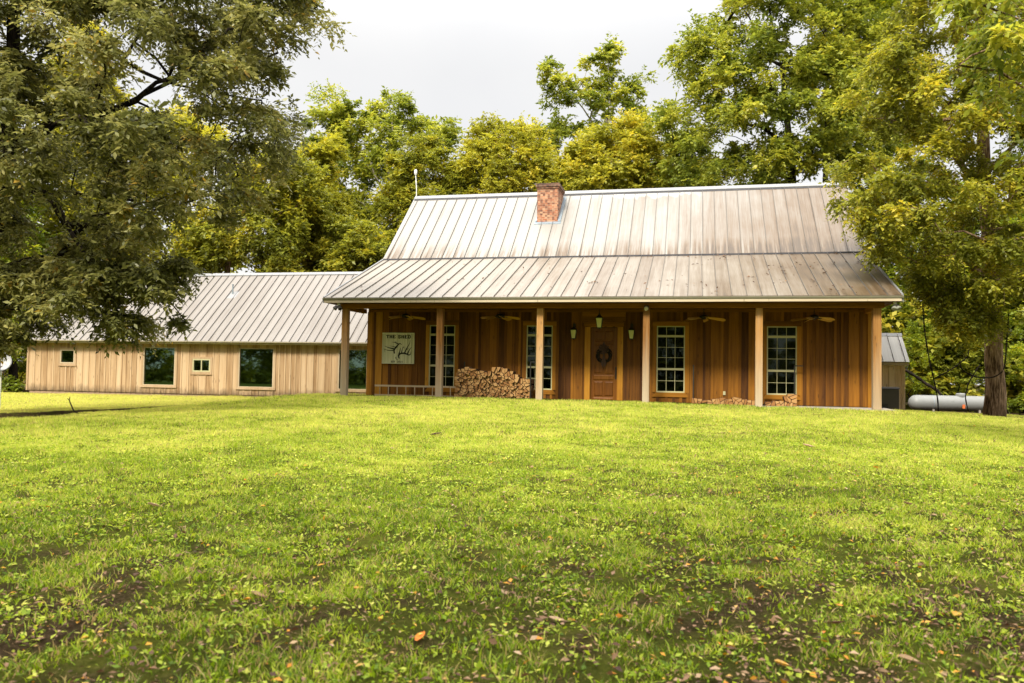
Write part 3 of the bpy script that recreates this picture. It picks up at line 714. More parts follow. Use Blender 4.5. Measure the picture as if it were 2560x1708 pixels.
# ---------------------------------------------------------------- the shed on the right
def build_shed():
    S = empty('shed', (HX, HY, 0), -HT, 'small board shed with a steep grey metal roof beside the right end of the house', 'shed')
    x0, x1, y0, y1, zb, zt = 18.9, 20.70, 7.0, 9.2, -1.32, .74
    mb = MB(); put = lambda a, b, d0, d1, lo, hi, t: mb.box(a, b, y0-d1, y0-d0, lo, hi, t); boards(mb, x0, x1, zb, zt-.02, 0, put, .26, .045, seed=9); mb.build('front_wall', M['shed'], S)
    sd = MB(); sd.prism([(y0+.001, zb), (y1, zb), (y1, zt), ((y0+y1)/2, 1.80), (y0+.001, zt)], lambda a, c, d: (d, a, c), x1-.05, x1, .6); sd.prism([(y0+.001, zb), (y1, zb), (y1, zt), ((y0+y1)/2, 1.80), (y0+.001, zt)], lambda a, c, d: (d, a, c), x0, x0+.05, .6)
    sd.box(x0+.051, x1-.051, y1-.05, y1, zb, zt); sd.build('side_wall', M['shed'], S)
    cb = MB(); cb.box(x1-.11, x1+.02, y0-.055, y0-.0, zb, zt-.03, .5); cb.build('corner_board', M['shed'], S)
    ro = MB(); ym = (y0+y1)/2
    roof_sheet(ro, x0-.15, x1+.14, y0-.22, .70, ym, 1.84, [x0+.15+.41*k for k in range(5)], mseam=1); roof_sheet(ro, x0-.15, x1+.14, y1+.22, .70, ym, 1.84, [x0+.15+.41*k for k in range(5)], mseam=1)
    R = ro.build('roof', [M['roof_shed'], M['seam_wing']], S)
    rc = MB()
    for q in (-1, 1): rc.prism([(ym, 1.93), (ym+q*.12, 1.80), (ym+q*.12, 1.77), (ym, 1.90)], lambda aa, c, d: (d, aa, c), x0-.17, x1+.16, .5)
    rc.build('ridge_cap', M['metal_edge'], R)
    fa = MB(); fa.box(x0-.13, x1+.12, y0-.22, y0-.19, .58, .685, .5); fa.build('fascia', M['fascia'], R)
build_shed()
def build_generator():
    g = empty('generator', hw(19.72, 6.1, -1.27), -HT, 'dark brown standby generator box against the front of the small shed', 'generator')
    b = MB(); b.box(-.5, .5, -.36, .36, .05, .92); b.build('cabinet', M['genbox'], g, bevel=.015)
    l = MB(); l.hexa([(-.54, -.40, .925), (.54, -.40, .925), (.54, .40, .925), (-.54, .40, .925), (-.50, -.34, 1.0), (.50, -.34, 1.0), (.50, .34, 1.0), (-.50, .34, 1.0)]); l.build('lid', M['genbox'], g, bevel=.01)
    p = MB(); p.box(-.24, -.14, -.368, -.361, .42, .56); p.build('rating_plate', M['white'], g)
    v = MB()
    for k in range(7): v.box(-.42, .10, -.372, -.361, .10+k*.038, .125+k*.038)
    v.build('louvre', M['vent'], g)
    pd = MB(); pd.box(-.6, .6, -.46, .46, -.10, .048); pd.build('pad', M['concrete'], g)
build_generator()

# ---------------------------------------------------------------- things on and by the porch
def on_house(name, x, y, z, label, cat, group=None, rz=0.): return empty(name, hw(x, y, z), -HT+rz, label, cat, group)

def ceiling_fan(x, z, rot, label):
    f = on_house('ceiling_fan', x, .9, z, label, 'ceiling fan', 'ceiling fans along the porch')
    r = MB(); r.tube([(0, 0, .06), (0, 0, 2.46-z)], .014, 8); r.lathe([(0, 0), (.065, 0), (.05, .06), (.02, .075)], (0, 0, 2.375-z), 14); r.build('downrod', M['bronze'], f)
    m = MB(); m.lathe([(.0, -.10), (.05, -.10), (.075, -.07), (.085, -.045), (.16, -.03), (.17, .015), (.12, .05), (.05, .075), (.02, .08)], (0, 0, 0), 18); m.build('motor', M['bronze'], f, smooth=True)
    for k in range(5):
        a = rot+k*2*math.pi/5; ca, sa = math.cos(a), math.sin(a)
        T = lambda u, v, w: (u*ca-v*sa, u*sa+v*ca, w)
        b = MB(); pt = .028; dr = -.03
        ps = [(.20, -.065), (.66, -.088), (.73, -.06), (.75, 0), (.73, .06), (.66, .088), (.20, .065)]
        lo = [T(u, v, -.02-v*.45-.13*u) for u, v in ps]; hi = [T(u, v, -.012-v*.45-.13*u) for u, v in ps]
        n = len(ps); bb = len(b.v); b.v += lo+hi; b.face(list(range(n))[::-1], .3+.1*k); b.face([n+i for i in range(n)], .3+.1*k)
        for i in range(n): b.face([i, (i+1) % n, n+(i+1) % n, n+i], .5)
        B = b.build('blade', M['blade'], f)
        i_ = MB(); i_.hexa([T(.12, -.02, -.055), T(.28, -.03, -.062), T(.28, .03, -.075), T(.12, .02, -.05), T(.12, -.02, -.04), T(.28, -.03, -.045), T(.28, .03, -.055), T(.12, .02, -.035)]); i_.build('blade_bracket', M['bronze'], B)
ceiling_fan(2.0, 2.10, .35, 'ceiling fan nearest the square sign at the left end of the porch')
ceiling_fan(5.64, 2.10, .0, 'ceiling fan hanging above the tall firewood stack')
ceiling_fan(12.88, 2.07, .18, 'ceiling fan just right of the window beside the front door')
ceiling_fan(16.48, 2.07, .55, 'ceiling fan in the bay at the right end of the porch')

def lantern_body(par, z, s=1.0):
    """Tapered four-sided lantern, its roof at height z, hanging down."""
    fr = MB(); gl = MB(); h = .30*s; a, b = .105*s, .068*s
    for sx in (-1, 1):
        for sy in (-1, 1): fr.tube([(sx*b, sy*b, z-h), (sx*a, sy*a, z)], .009*s, 4)
    fr.hexa([(-a*1.18, -a*1.18, z), (a*1.18, -a*1.18, z), (a*1.18, a*1.18, z), (-a*1.18, a*1.18, z), (-a*.35, -a*.35, z+.10*s), (a*.35, -a*.35, z+.10*s), (a*.35, a*.35, z+.10*s), (-a*.35, a*.35, z+.10*s)])
    fr.lathe([(.03*s, 0), (.038*s, .03*s), (.012*s, .05*s), (.018*s, .07*s), (0, .085*s)], (0, 0, z+.10*s), 10)
    fr.box(-b*1.12, b*1.12, -b*1.12, b*1.12, z-h-.022*s, z-h); fr.lathe([(0, -.05*s), (.02*s, -.03*s), (.03*s, 0)], (0, 0, z-h-.022*s), 8)
    F_ = fr.build('frame', M['bronze'], par)
    q = .92
    gl.hexa([(-b*q, -b*q, z-h), (b*q, -b*q, z-h), (b*q, b*q, z-h), (-b*q, b*q, z-h), (-a*q, -a*q, z-.004), (a*q, -a*q, z-.004), (a*q, a*q, z-.004), (-a*q, a*q, z-.004)])
    return F_, gl.build('lamp_glass', M['lampglass'], par)
for x, lb in ((8.255, 'black wall lantern to the left of the front door'), (10.357, 'black wall lantern to the right of the front door')):
    w = on_house('wall_lantern', x, YW-.05, 1.25, lb, 'lantern', 'lanterns round the front door')
    e = MB(); e.box(-.05, .05, -.02, .0, .18, .62); e.tube([(0, -.02, .55), (0, -.08, .64), (0, -.13, .66), (0, -.15, .60), (0, -.15, .52)], .011, 8); e.tube([(0, -.15, .52), (0, -.15, .49)], .02, 8); e.build('bracket', M['bronze'], w)
    for o in lantern_body(w, .38): o.location = (0, -.15, 0)   # the head hangs from the bracket's hook
hl = on_house('hanging_lantern', 9.275, .9, 1.68, 'black lantern hanging on a chain in front of the door', 'lantern', 'lanterns round the front door')
c = MB(); c.tube([(0, 0, .50), (0, 0, .775)], .012, 6); c.lathe([(.06, 0), (.05, .03), (.0, .035)], (0, 0, .745), 12); c.build('chain', M['bronze'], hl)
lantern_body(hl, .34, 1.12)

# the sign
def stroke(mb, pts, wid, y, th=.004):
    """A drawn line (x,z) with a width at each point, raised from the board face at y."""
    P = [Vector((a, b)) for a, b in pts]; k = len(P)
    if not hasattr(wid, '__len__'): wid = [wid]*k
    L, R_ = [], []
    for i in range(k):
        d = (P[min(i+1, k-1)]-P[max(i-1, 0)]).normalized(); n = Vector((-d.y, d.x))
        L.append(P[i]+n*wid[i]/2); R_.append(P[i]-n*wid[i]/2)
    for i in range(k-1):
        q = [L[i], L[i+1], R_[i+1], R_[i]]
        mb.prism([(p.x, p.y) for p in q], lambda a, c, dd: (a, dd, c), y-th-random.Random(len(mb.v)).random()*.0008, y)
def glyph(mb, ch, x, z, w, h, y, bold):
    s = lambda pts, k=1.: stroke(mb, [(x+a*w, z+b*h) for a, b in pts], bold*k, y)
    q = bold/w*.9; sf = .55
    if ch == 'T': s([(.5, 0), (.5, 1)], 1.25); s([(0, .95), (1, .95)], .8); s([(.03, 1), (.03, .74)], .6); s([(.97, 1), (.97, .74)], .6); s([(.28, .03), (.72, .03)], sf)
    elif ch == 'H':
        s([(.18, 0), (.18, 1)], 1.25); s([(.82, 0), (.82, 1)], 1.25); s([(.18, .5), (.82, .5)], .7)
        for a in (.18, .82):
            for b in (.03, .97): s([(a-.2, b), (a+.2, b)], sf)
    elif ch == 'E':
        s([(.2, 0), (.2, 1)], 1.3); s([(.0, .96), (.92, .96)], .7); s([(.0, .04), (.95, .04)], .7); s([(.2, .5), (.66, .5)], .7); s([(.66, .64), (.66, .36)], .5); s([(.92, 1), (.92, .74)], .6); s([(.95, 0), (.95, .28)], .6)
    elif ch == 'S': s([(.9, .72), (.82, .9), (.55, .97), (.25, .92), (.12, .74), (.25, .58), (.6, .46), (.85, .32), (.85, .14), (.6, .03), (.3, .05), (.1, .25)], 1.05); s([(.92, 1), (.92, .66)], .5); s([(.07, 0), (.07, .34)], .5)
    elif ch == 'D': s([(.2, 0), (.2, 1)], 1.25); s([(0, .96), (.5, .96), (.8, .84), (.93, .5), (.8, .16), (.5, .04), (0, .04)], [bold*.7, bold*.8, bold*1.1, bold*1.3, bold*1.1, bold*.8, bold*.7] and .9)
    elif ch == '2': s([(.1, .75), (.3, .96), (.7, .95), (.88, .72), (.6, .4), (.1, .05), (.92, .05)], .9)
    elif ch == '0': s([(.5, .97), (.18, .8), (.1, .5), (.18, .2), (.5, .03), (.82, .2), (.9, .5), (.82, .8), (.5, .97)], .9)
    elif ch == '1': s([(.25, .8), (.52, .98), (.52, .03)], .95); s([(.25, .03), (.8, .03)], .6)
    elif ch == '5': s([(.85, .95), (.22, .95), (.18, .55), (.5, .62), (.85, .48), (.88, .25), (.6, .03), (.25, .06), (.1, .2)], .9)
def build_sign():
    s = on_house('house_sign', 1.425, YW-.06, .30, 'square pale sign reading THE SHED with a deer antler drawing, on the porch wall', 'sign')
    W = 1.285; H = 1.195
    b = MB()
    n = 22
    for k in range(n):
        x0 = -W/2+W*k/n; b.box(x0+.001, x0+W/n-.001, -.04-.006*(k % 2), -.012, .02, H-.03, rng.random())
    b.build('board', M['signboard'], s)
    f = MB(); f.box(-W/2-.012, -W/2, -.052, 0, 0, H, .6); f.box(W/2, W/2+.012, -.052, 0, 0, H, .6); f.box(-W/2, W/2, -.052, 0, H-.029, H, .9); f.box(-W/2, W/2, -.052, 0, 0, .019, .6); f.build('edging', M['signboard'], s)
    Y = -.0465
    sx = lambda px: (px-155)/1222*W-W/2
    sz = lambda py: H-(py-190)/1205*H
    t = MB()
    def word(txt, px0, px1, py0, py1, bold, gap):
        n = len(txt); cw = (px1-px0)/(n+(n-1)*gap)
        for i, ch in enumerate(txt):
            if ch == ' ': continue
            a = px0+i*cw*(1+gap); glyph(t, ch, sx(a), sz(py1), sx(a+cw)-sx(a), sz(py0)-sz(py1), Y, bold)
    word('THE', 300, 655, 285, 402, .034, .22); word('SHED', 755, 1250, 285, 405, .034, .22)
    word('EST', 505, 655, 1285, 1350, .016, .25); word('2015', 740, 955, 1285, 1350, .016, .25)
    t.build('lettering', M['ink'], s)
    e = MB()
    def ant(pts, w0, w1, wm=None):
        # smooth the drawn line (Catmull-Rom) and taper it
        P = [np.array(p, float) for p in pts]; Q = []
        for i in range(len(P)-1):
            p0, p1, p2, p3 = P[max(i-1, 0)], P[i], P[i+1], P[min(i+2, len(P)-1)]
            for u in np.linspace(0, 1, 6, endpoint=False):
                Q.append(.5*((2*p1)+(-p0+p2)*u+(2*p0-5*p1+4*p2-p3)*u*u+(-p0+3*p1-3*p2+p3)*u**3))
        Q.append(P[-1]); k = len(Q); ws = []
        for i in range(k):
            u = i/(k-1); w = w0+(w1-w0)*u
            if wm: w = (w0+(wm-w0)*u*2) if u < .5 else (wm+(w1-wm)*(u-.5)*2)
            ws.append(w/1222*W)
        stroke(e, [(sx(a), sz(b)) for a, b in Q], ws, Y)
    ant([(895, 655), (840, 610), (770, 650), (700, 740), (640, 810), (610, 900), (630, 1000)], 14, 50, 66)
    ant([(800, 640), (720, 600), (640, 570), (525, 555)], 50, 8); ant([(680, 590), (650, 545), (640, 510)], 26, 5)
    ant([(740, 740), (640, 745), (540, 720), (430, 700)], 40, 6); ant([(650, 830), (540, 805), (420, 780), (330, 750), (235, 710)], 62, 8)
    ant([(620, 870), (500, 885), (380, 880), (280, 850), (185, 820)], 40, 6)
    ant([(820, 1190), (790, 1100), (850, 1010), (980, 985), (1090, 1010), (1190, 1050), (1255, 1010), (1262, 915)], 46, 10, 62)
    ant([(790, 1090), (810, 1000), (840, 880), (855, 770)], 70, 6); ant([(905, 1000), (915, 900), (940, 800), (970, 700)], 46, 6); ant([(935, 790), (985, 760), (1000, 740)], 22, 5)
    ant([(1020, 990), (1070, 860), (1130, 740), (1200, 620), (1240, 460)], 56, 6); ant([(1080, 850), (1140, 810), (1160, 780)], 26, 5)
    ant([(1140, 1000), (1180, 900), (1240, 800), (1290, 740)], 50, 6)
    ant([(690, 1130), (690, 1190), (730, 1230), (790, 1240)], 34, 5)
    e.build('antler_emblem', M['ink'], s)
build_sign()

def build_wreath():
    w = on_house('door_wreath', 9.355, YW+.03, .72, 'dark twig wreath with a bow hanging on the front door', 'wreath')
    r = random.Random(3); t = MB()
    for k in range(80):
        a0 = r.uniform(0, 6.28); da = r.uniform(.7, 1.7); rad = r.uniform(.165, .285); yy = r.uniform(-.07, -.01)
        t.tube([(math.cos(a0+da*u)*(rad+.02*math.sin(u*5+k)), yy+.015*math.sin(u*4+k), math.sin(a0+da*u)*(rad+.02*math.sin(u*5+k))*1.02) for u in np.linspace(0, 1, 6)], .011, 4, r.random())
    t.build('twig_ring', M['barkdark'], w)
    b = MB()
    for k in range(120):
        a = r.uniform(0, 6.28); rr = r.uniform(.0, .17); c = Vector((math.cos(a)*rr, r.uniform(-.10, -.03), .33+math.sin(a)*rr*.9-.1)); d = Vector((r.uniform(-1, 1), r.uniform(-.6, 0), r.uniform(-1, 1))).normalized()*.10; s2 = Vector((d.z, 0, -d.x))*.35
        b.poly([c, c+d*.5+s2, c+d, c+d*.5-s2], r.random())
    for sgn in (-1, 1): b.poly([(0, -.09, .1), (sgn*.10, -.10, -.3), (sgn*.03, -.09, -.46), (-sgn*.02, -.08, -.2)], .4)
    b.poly([(-.05, -.085, .42), (.0, -.095, .5), (.06, -.085, .40), (0, -.09, .34)], .6)
    b.build('bow', plain('dark_ribbon', (.05, .022, .012), .8, 0, .3, 12), w)
build_wreath()

def floodlight(x, y, z, heads, label, mat):
    f = on_house('floodlight', x, y, z, label, 'floodlight')
    b = MB(); b.lathe([(0, -.02), (.05, -.02), (.05, .05), (.0, .05)], (0, 0, .0), 12); b.build('mount', M['white'], f)
    for dx, dz in heads:
        h = MB(); d = Vector((dx, -.5, -.7)).normalized()
        h.tube([Vector((0, 0, -.01)), d*.07], .015, 6); h.tube([d*.07, d*.10, d*.22, d*.235], [.03, .06, .085, .07], 12); h.build('lamp_head', mat, f)
floodlight(-.12, -.38, 2.40, [(-.5, 0), (.5, 0)], 'twin floodlight under the eave at the left corner of the porch', M['genbox'])
floodlight(18.72, -.28, 2.40, [(.4, 0), (-.2, 0)], 'floodlight under the eave at the right corner of the porch', plain('grey_lamp', (.25, .25, .2), .4))
fm = on_house('porch_light', 10.98, -.13, 2.25, 'small cream spotlight clamped to the top of the post right of the door', 'porch light')
b = MB(); b.box(-.08, .08, -.02, .02, .0, .12); b.build('mount', M['genbox'], fm); b = MB(); b.tube([(0, -.02, .07), (0, -.13, .01), (0, -.17, -.01)], [.04, .075, .06], 12); b.build('lamp_head', M['cream'], fm)

# antenna at the left end of the ridge
an = empty('antenna', hw(-.62, 9.05, 8.40), -HT, 'thin white antenna mast with a small cap at the left end of the ridge', 'antenna')
b = MB(); b.tube([(0, 0, -.25), (0, 0, .45), (-.06, 0, 1.16)], .022, 8); b.tube([(-.02, 0, .70), (-.035, 0, .86)], .03, 8); b.build('mast', M['white'], an)
b = MB(); b.lathe([(0, 0), (.05, .0), (.075, .08), (.075, .20), (.04, .26), (0, .27)], (-.06, 0, 1.14), 12); b.build('cap', M['white'], an)

# ladder lying on its edge
ld = on_house('ladder', 2.35, 1.15, FLOOR, 'wooden ladder lying on its edge along the wall under the sign', 'ladder')
for z in (.02, .375):
    b = MB(); b.box(-1.62, 1.66, -.02, .02, z, z+.065, .3+z); b.build('rail', M['alu'], ld)
for k in range(9):
    x = -1.42+.35*k; b = MB(); b.tube([(x, 0, .086), (x, 0, .374)], .018, 8, rng.random()); b.build('rung', M['alu'], ld)

# ---------------------------------------------------------------- firewood
def clip(poly, a, b, c):               # keep the side a*x+b*z<=c
    out = []
    for i in range(len(poly)):
        p, q = poly[i], poly[(i+1) % len(poly)]; dp, dq = a*p[0]+b*p[1]-c, a*q[0]+b*q[1]-c
        if dp <= 0: out.append(p)
        if dp*dq < 0: t = dp/(dp-dq); out.append((p[0]+(q[0]-p[0])*t, p[1]+(q[1]-p[1])*t))
    return out
def firewood(x0, x1, top, cell, yf, yb, seed, label_of, group, cat='log'):
    r = random.Random(seed); pts = []; z = FLOOR+cell*.45; row = 0
    while z < FLOOR+1.6:
        x = x0+cell*(.5+.5*(row % 2))
        while x < x1-cell*.25:
            px_, pz = x+r.uniform(-.3, .3)*cell, z+r.uniform(-.28, .28)*cell
            if pz < top(px_)-cell*.35: pts.append((px_, pz))
            x += cell
        z += cell*.84; row += 1
    cells = []
    for i, p in enumerate(pts):
        h = cell*1.05
        pl = [(p[0]-h, max(p[1]-h, FLOOR+.002)), (p[0]+h, max(p[1]-h, FLOOR+.002)), (p[0]+h, p[1]+h), (p[0]-h, p[1]+h)]
        g = .004
        for j, q in enumerate(pts):
            if j == i: continue
            dx, dz = q[0]-p[0], q[1]-p[1]; d = math.hypot(dx, dz)
            if d > cell*3: continue
            pl = clip(pl, dx/d, dz/d, (p[0]*dx+p[1]*dz)/d+d/2-g)
        zt = top(p[0])
        k_ = r.uniform(-.2, .2); pl = clip(pl, k_, 1, k_*p[0]+max(zt, p[1]+.03)+r.uniform(-.01, .04))
        pl = clip(pl, 1, 0, x1+.06); pl = clip(pl, -1, 0, -(x0-.06))
        if len(pl) < 3: continue
        if r.random() < .72:           # most are split once more
            cx, cz = sum(a for a, b in pl)/len(pl), sum(b for a, b in pl)/len(pl); th = r.uniform(0, math.pi); na, nb = math.cos(th), math.sin(th)
            c0 = na*cx+nb*cz+r.uniform(-.2, .2)*cell*.4
            cells += [(p, clip(pl, na, nb, c0-.005)), (p, clip(pl, -na, -nb, -c0-.005))]
        else: cells.append((p, pl))
    for p, pl in cells:
        if len(pl) < 3: continue
        # worn corners
        cx, cz = sum(a for a, b in pl)/len(pl), sum(b for a, b in pl)/len(pl)
        q2 = []
        for k in range(len(pl)):
            a, b = pl[k], pl[(k+1) % len(pl)]
            for u in (.12, .88): q2.append((a[0]+(b[0]-a[0])*u-cx, a[1]+(b[1]-a[1])*u-cz))
        q2 = [(a*(.95-.06*r.random()), b*(.95-.06*r.random())) for a, b in q2]
        y0 = yf+r.uniform(-.07, .08); y1 = yb+r.uniform(-.05, .05); t = r.random()
        mb = MB(); tilt = r.uniform(-.04, .04)
        mb.prism(q2, lambda a, c, d: (a+tilt*d, d, c), 0, y1-y0, t, 0, 1)
        o = mb.build('firewood_log', [M['splitwood'], M['cutface'][r.randrange(4)]])
        o.location = hw(cx, y0, cz); o.rotation_euler = (0, 0, -HT)
        lab, gr = label_of(cx, cz, top(cx))
        tag(o, lab, cat, gr)
def cutface(i, col):
    m, n, l, p = newmat('cut_wood')
    f = noise(n, l, mapping(n, l, (22, 22, 22), loc=(i, 0, 0)), 1., 5, .7)
    w = n.new('ShaderNodeTexWave'); w.wave_type = 'RINGS'; w.rings_direction = 'Y'; w.inputs['Scale'].default_value = 14; w.inputs['Distortion'].default_value = 3
    l.new(mapping(n, l, (1, 1, 1), loc=(.04, 0, .05)), w.inputs['Vector'])
    c = mixc(n, l, f, tuple(x*.55 for x in col), col); c = mixc(n, l, math_(n, l, 'MULTIPLY', w.outputs['Fac'], .25), c, tuple(x*.5 for x in col))
    l.new(c, p.inputs['Base Color']); p.inputs['Roughness'].default_value = .9; return m
M['cutface'] = [cutface(0, (.50, .26, .085)), cutface(1, (.58, .34, .13)), cutface(2, (.37, .17, .05)), cutface(3, (.52, .29, .105))]
def top1(x):
    X = [3.9, 4.05, 4.4, 4.75, 5.1, 5.3, 5.5, 5.75, 6.0, 6.2, 6.4, 6.85]; Z = [.08, .12, .19, .10, .02, .10, .27, .16, .03, -.08, -.18, -.20]
    return float(np.interp(x, X, Z))
def lab1(x, z, t):
    g = 'split logs in the tall firewood stack'
    return 'split firewood log with a pale cut face in the tall stack between two porch posts', g
firewood(3.98, 6.76, top1, .142, 1.05, 1.5, 4, lab1, 'x')
def top2(x):
    X = [12.5, 12.65, 12.9, 13.2, 13.5, 13.8, 14.1, 14.4, 14.8, 15.2, 15.5, 15.7, 15.95]; Z = [-.66, -.76, -.82, -.80, -.72, -.76, -.70, -.78, -.84, -.80, -.76, -.58, -.54]
    return float(np.interp(x, X, Z))
def lab2(x, z, t): return 'split firewood log in the low leftover row near the right end of the porch', 'split logs in the low firewood row'
firewood(12.56, 15.9, top2, .150, 1.0, 1.42, 8, lab2, 'x')
def rack(x0, x1, yl, yr, label):
    c = (x0+x1)/2; k = on_house('firewood_rack', c, 1.25, FLOOR, label, 'firewood rack')
    for x, y in ((x0, yl), (x1, yr)):
        b = MB(); b.box(x-c-.02, x-c+.02, y-1.25-.02, y-1.25+.02, 0, 1.36); b.build('upright', M['black'], k)
    b = MB(); b.box(x0-c+.021, x1-c-.021, .27, .31, .0, .04) if yl == yr else b.box(x0-c-.02, x1-c+.02, .30, .33, .0, .04)
    b.build('base_rail', M['black'], k)
    b = MB(); b.box(x1-c-.02, x1-c+.28, yr-1.25-.018, yr-1.25+.018, 1.361, 1.395); b.build('top_bar', M['black'], k)
rack(4.135, 6.80, 1.57, .95, 'black steel rack holding the tall firewood stack')
rack(12.545, 15.93, 1.50, 1.50, 'black steel rack holding the low leftover row of logs')

# ---------------------------------------------------------------- tank, dish, twig
def build_tank():
    D = 46; c = at(2379, 1012, D); z = -1.82
    t = empty('propane_tank', (c[0], c[1], z), -.10, 'long weathered silver gas tank lying on legs behind the big tree on the right', 'gas tank')
    b = MB(); R = .435; L = 2.35
    prof = [(-L, .02)]+[(-L+.42*(1-math.cos(a)), R*math.sin(a)) for a in np.linspace(.12, math.pi/2, 8)]+[(L-.42*(1-math.cos(a)), R*math.sin(a)) for a in np.linspace(math.pi/2, .12, 8)]+[(L, .02)]
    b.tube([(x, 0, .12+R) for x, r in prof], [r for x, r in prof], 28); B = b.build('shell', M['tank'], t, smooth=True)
    for x in (-1.1, .62):
        w = MB()
        w.tube([(x-.012, 0, .12+R), (x+.012, 0, .12+R)], R+.008, 28); w.build('weld_band', M['flashing'], t)
    dm = MB(); dm.lathe([(.27, 0), (.27, .14), (.22, .19), (0, .21)], (.50, 0, .12+2*R-.05), 18); dm.build('dome', M['tank'], t, smooth=False)
    for x in (-.75, 1.75):
        l = MB(); l.tube([(x+.07*math.cos(a), 0, .12+2*R+.07*math.sin(a)) for a in np.linspace(0, math.pi, 8)], .014, 6); l.build('lifting_lug', M['tank'], t)
    for x in (-1.1, 1.4):
        l = MB(); l.box(x-.05, x+.05, -.3, .3, -.1, .20); l.build('leg', M['concrete'], t)
    s = MB(); s.box(.40, .54, -R-.015, -R+.03, .28, .50); s.build('warning_label', plain('orange_label', (.6, .14, .03), .6), t)
build_tank()
def build_dish():
    c = at(2, 906, 25.5); g = gz(c[0], c[1])
    d = empty('satellite_dish', (c[0], c[1], g), 0, 'white satellite dish on a pole at the left edge of the lawn', 'satellite dish')
    zc = c[2]-g; n = Vector((.35, -.85, .38)).normalized(); u = Vector((0, 0, 1)).cross(n).normalized(); v = n.cross(u)
    b = MB(); rings = []; ctr = Vector((0, 0, zc))
    for s in (0, 1):
        for k in range(7):
            r = .31*k/6+.001; dep = (r/.31)**2*.055-(.012 if s else 0)
            rings.append((s, [ctr+n*dep+u*(r*math.cos(a))+v*(r*1.06*math.sin(a)) for a in np.linspace(0, 2*math.pi, 24, endpoint=False)]))
    for s, rg in rings: b.v += [tuple(p) for p in rg]
    for k in range(6):
        for j in range(24):
            j2 = (j+1) % 24; b.face([k*24+j, k*24+j2, (k+1)*24+j2, (k+1)*24+j]); o = 7*24; b.face([o+k*24+j, o+(k+1)*24+j, o+(k+1)*24+j2, o+k*24+j2])
    for j in range(24): j2 = (j+1) % 24; b.face([6*24+j, 6*24+j2, 13*24+j2, 13*24+j])
    b.build('dish', plain('dish_grey', (.36, .36, .37), .5, 0, .06), d, smooth=True)
    a = MB(); tip = ctr+n*.36-v*.10+u*.05; a.tube([ctr-v*.30, tip], .016, 8); a.build('arm', M['genbox'], d)
    l = MB(); l.tube([tip-n*.02, tip+n*.10], [.035, .03], 10); l.tube([tip, tip+Vector((.13, 0, .02))], .03, 8); l.build('receiver', M['white'], d)
    p = MB(); p.tube([ctr-n*.02, ctr-n*.08, Vector((-.05, .1, zc-.22)), Vector((-.05, .1, -.1))], .03, 10); p.build('pole', M['white'], d)
build_dish()
def build_twig():
    p = on_ground(185, 1036); r = MB()
    b = empty('fallen_branch', tuple(p), 0, 'bare forked dead branch sticking up at the edge of the lawn on the left', 'branch')
    r.tube([(.28, 0, -.02), (.10, .02, .02), (-.02, 0, .10), (-.10, .03, .24), (-.15, .02, .36), (-.13, .02, .44)], [.010, .016, .018, .016, .013, .008], 7)
    r.tube([(-.14, .02, .35), (-.19, .0, .41)], [.012, .007], 6); r.tube([(.10, .02, .02), (.5, .1, .02), (.8, .05, .0)], [.012, .009, .005], 6)
    r.build('stick', M['barkdark'], b)
build_twig()

# ---------------------------------------------------------------- trees and other plants
G_OLIVE = [(0., (.080, .092, .014)), (.35, (.17, .185, .024)), (.7, (.29, .285, .030)), (1., (.42, .35, .04))]
G_NEAR = [(0., (.060, .066, .020)), (.4, (.145, .145, .042)), (.75, (.27, .255, .085)), (.93, (.29, .235, .045)), (1., (.34, .20, .03))]
G_NEARW = [(0., (.050, .056, .016)), (.4, (.125, .130, .034)), (.75, (.235, .225, .070)), (.95, (.27, .245, .06)), (1., (.33, .22, .04))]
G_FRESH = [(0., (.085, .120, .018)), (.4, (.205, .24, .032)), (.75, (.33, .345, .045)), (1., (.46, .42, .05))]
G_YELLOW = [(0., (.14, .15, .018)), (.4, (.29, .29, .032)), (.75, (.41, .385, .042)), (1., (.52, .42, .05))]
G_DEEP = [(0., (.060, .090, .010)), (.5, (.15, .19, .016)), (.85, (.25, .285, .02)), (1., (.40, .36, .03))]
M['leaf_near'] = leafmat('leaves_near', G_NEARW, .44, .40, .45, gain=1.4)
M['leaf_olive'] = leafmat('leaves_olive', G_OLIVE, gain=1.35)
M['leaf_vine'] = leafmat('leaves_vine_clad', G_OLIVE, .5, .45, .35, gain=1.45)
M['leaf_fresh'] = leafmat('leaves_fresh', G_FRESH, gain=1.2)
M['leaf_yellow'] = leafmat('leaves_yellow', G_YELLOW, gain=1.2)
M['leaf_deep'] = leafmat('leaves_deep', G_DEEP, gain=1.35)

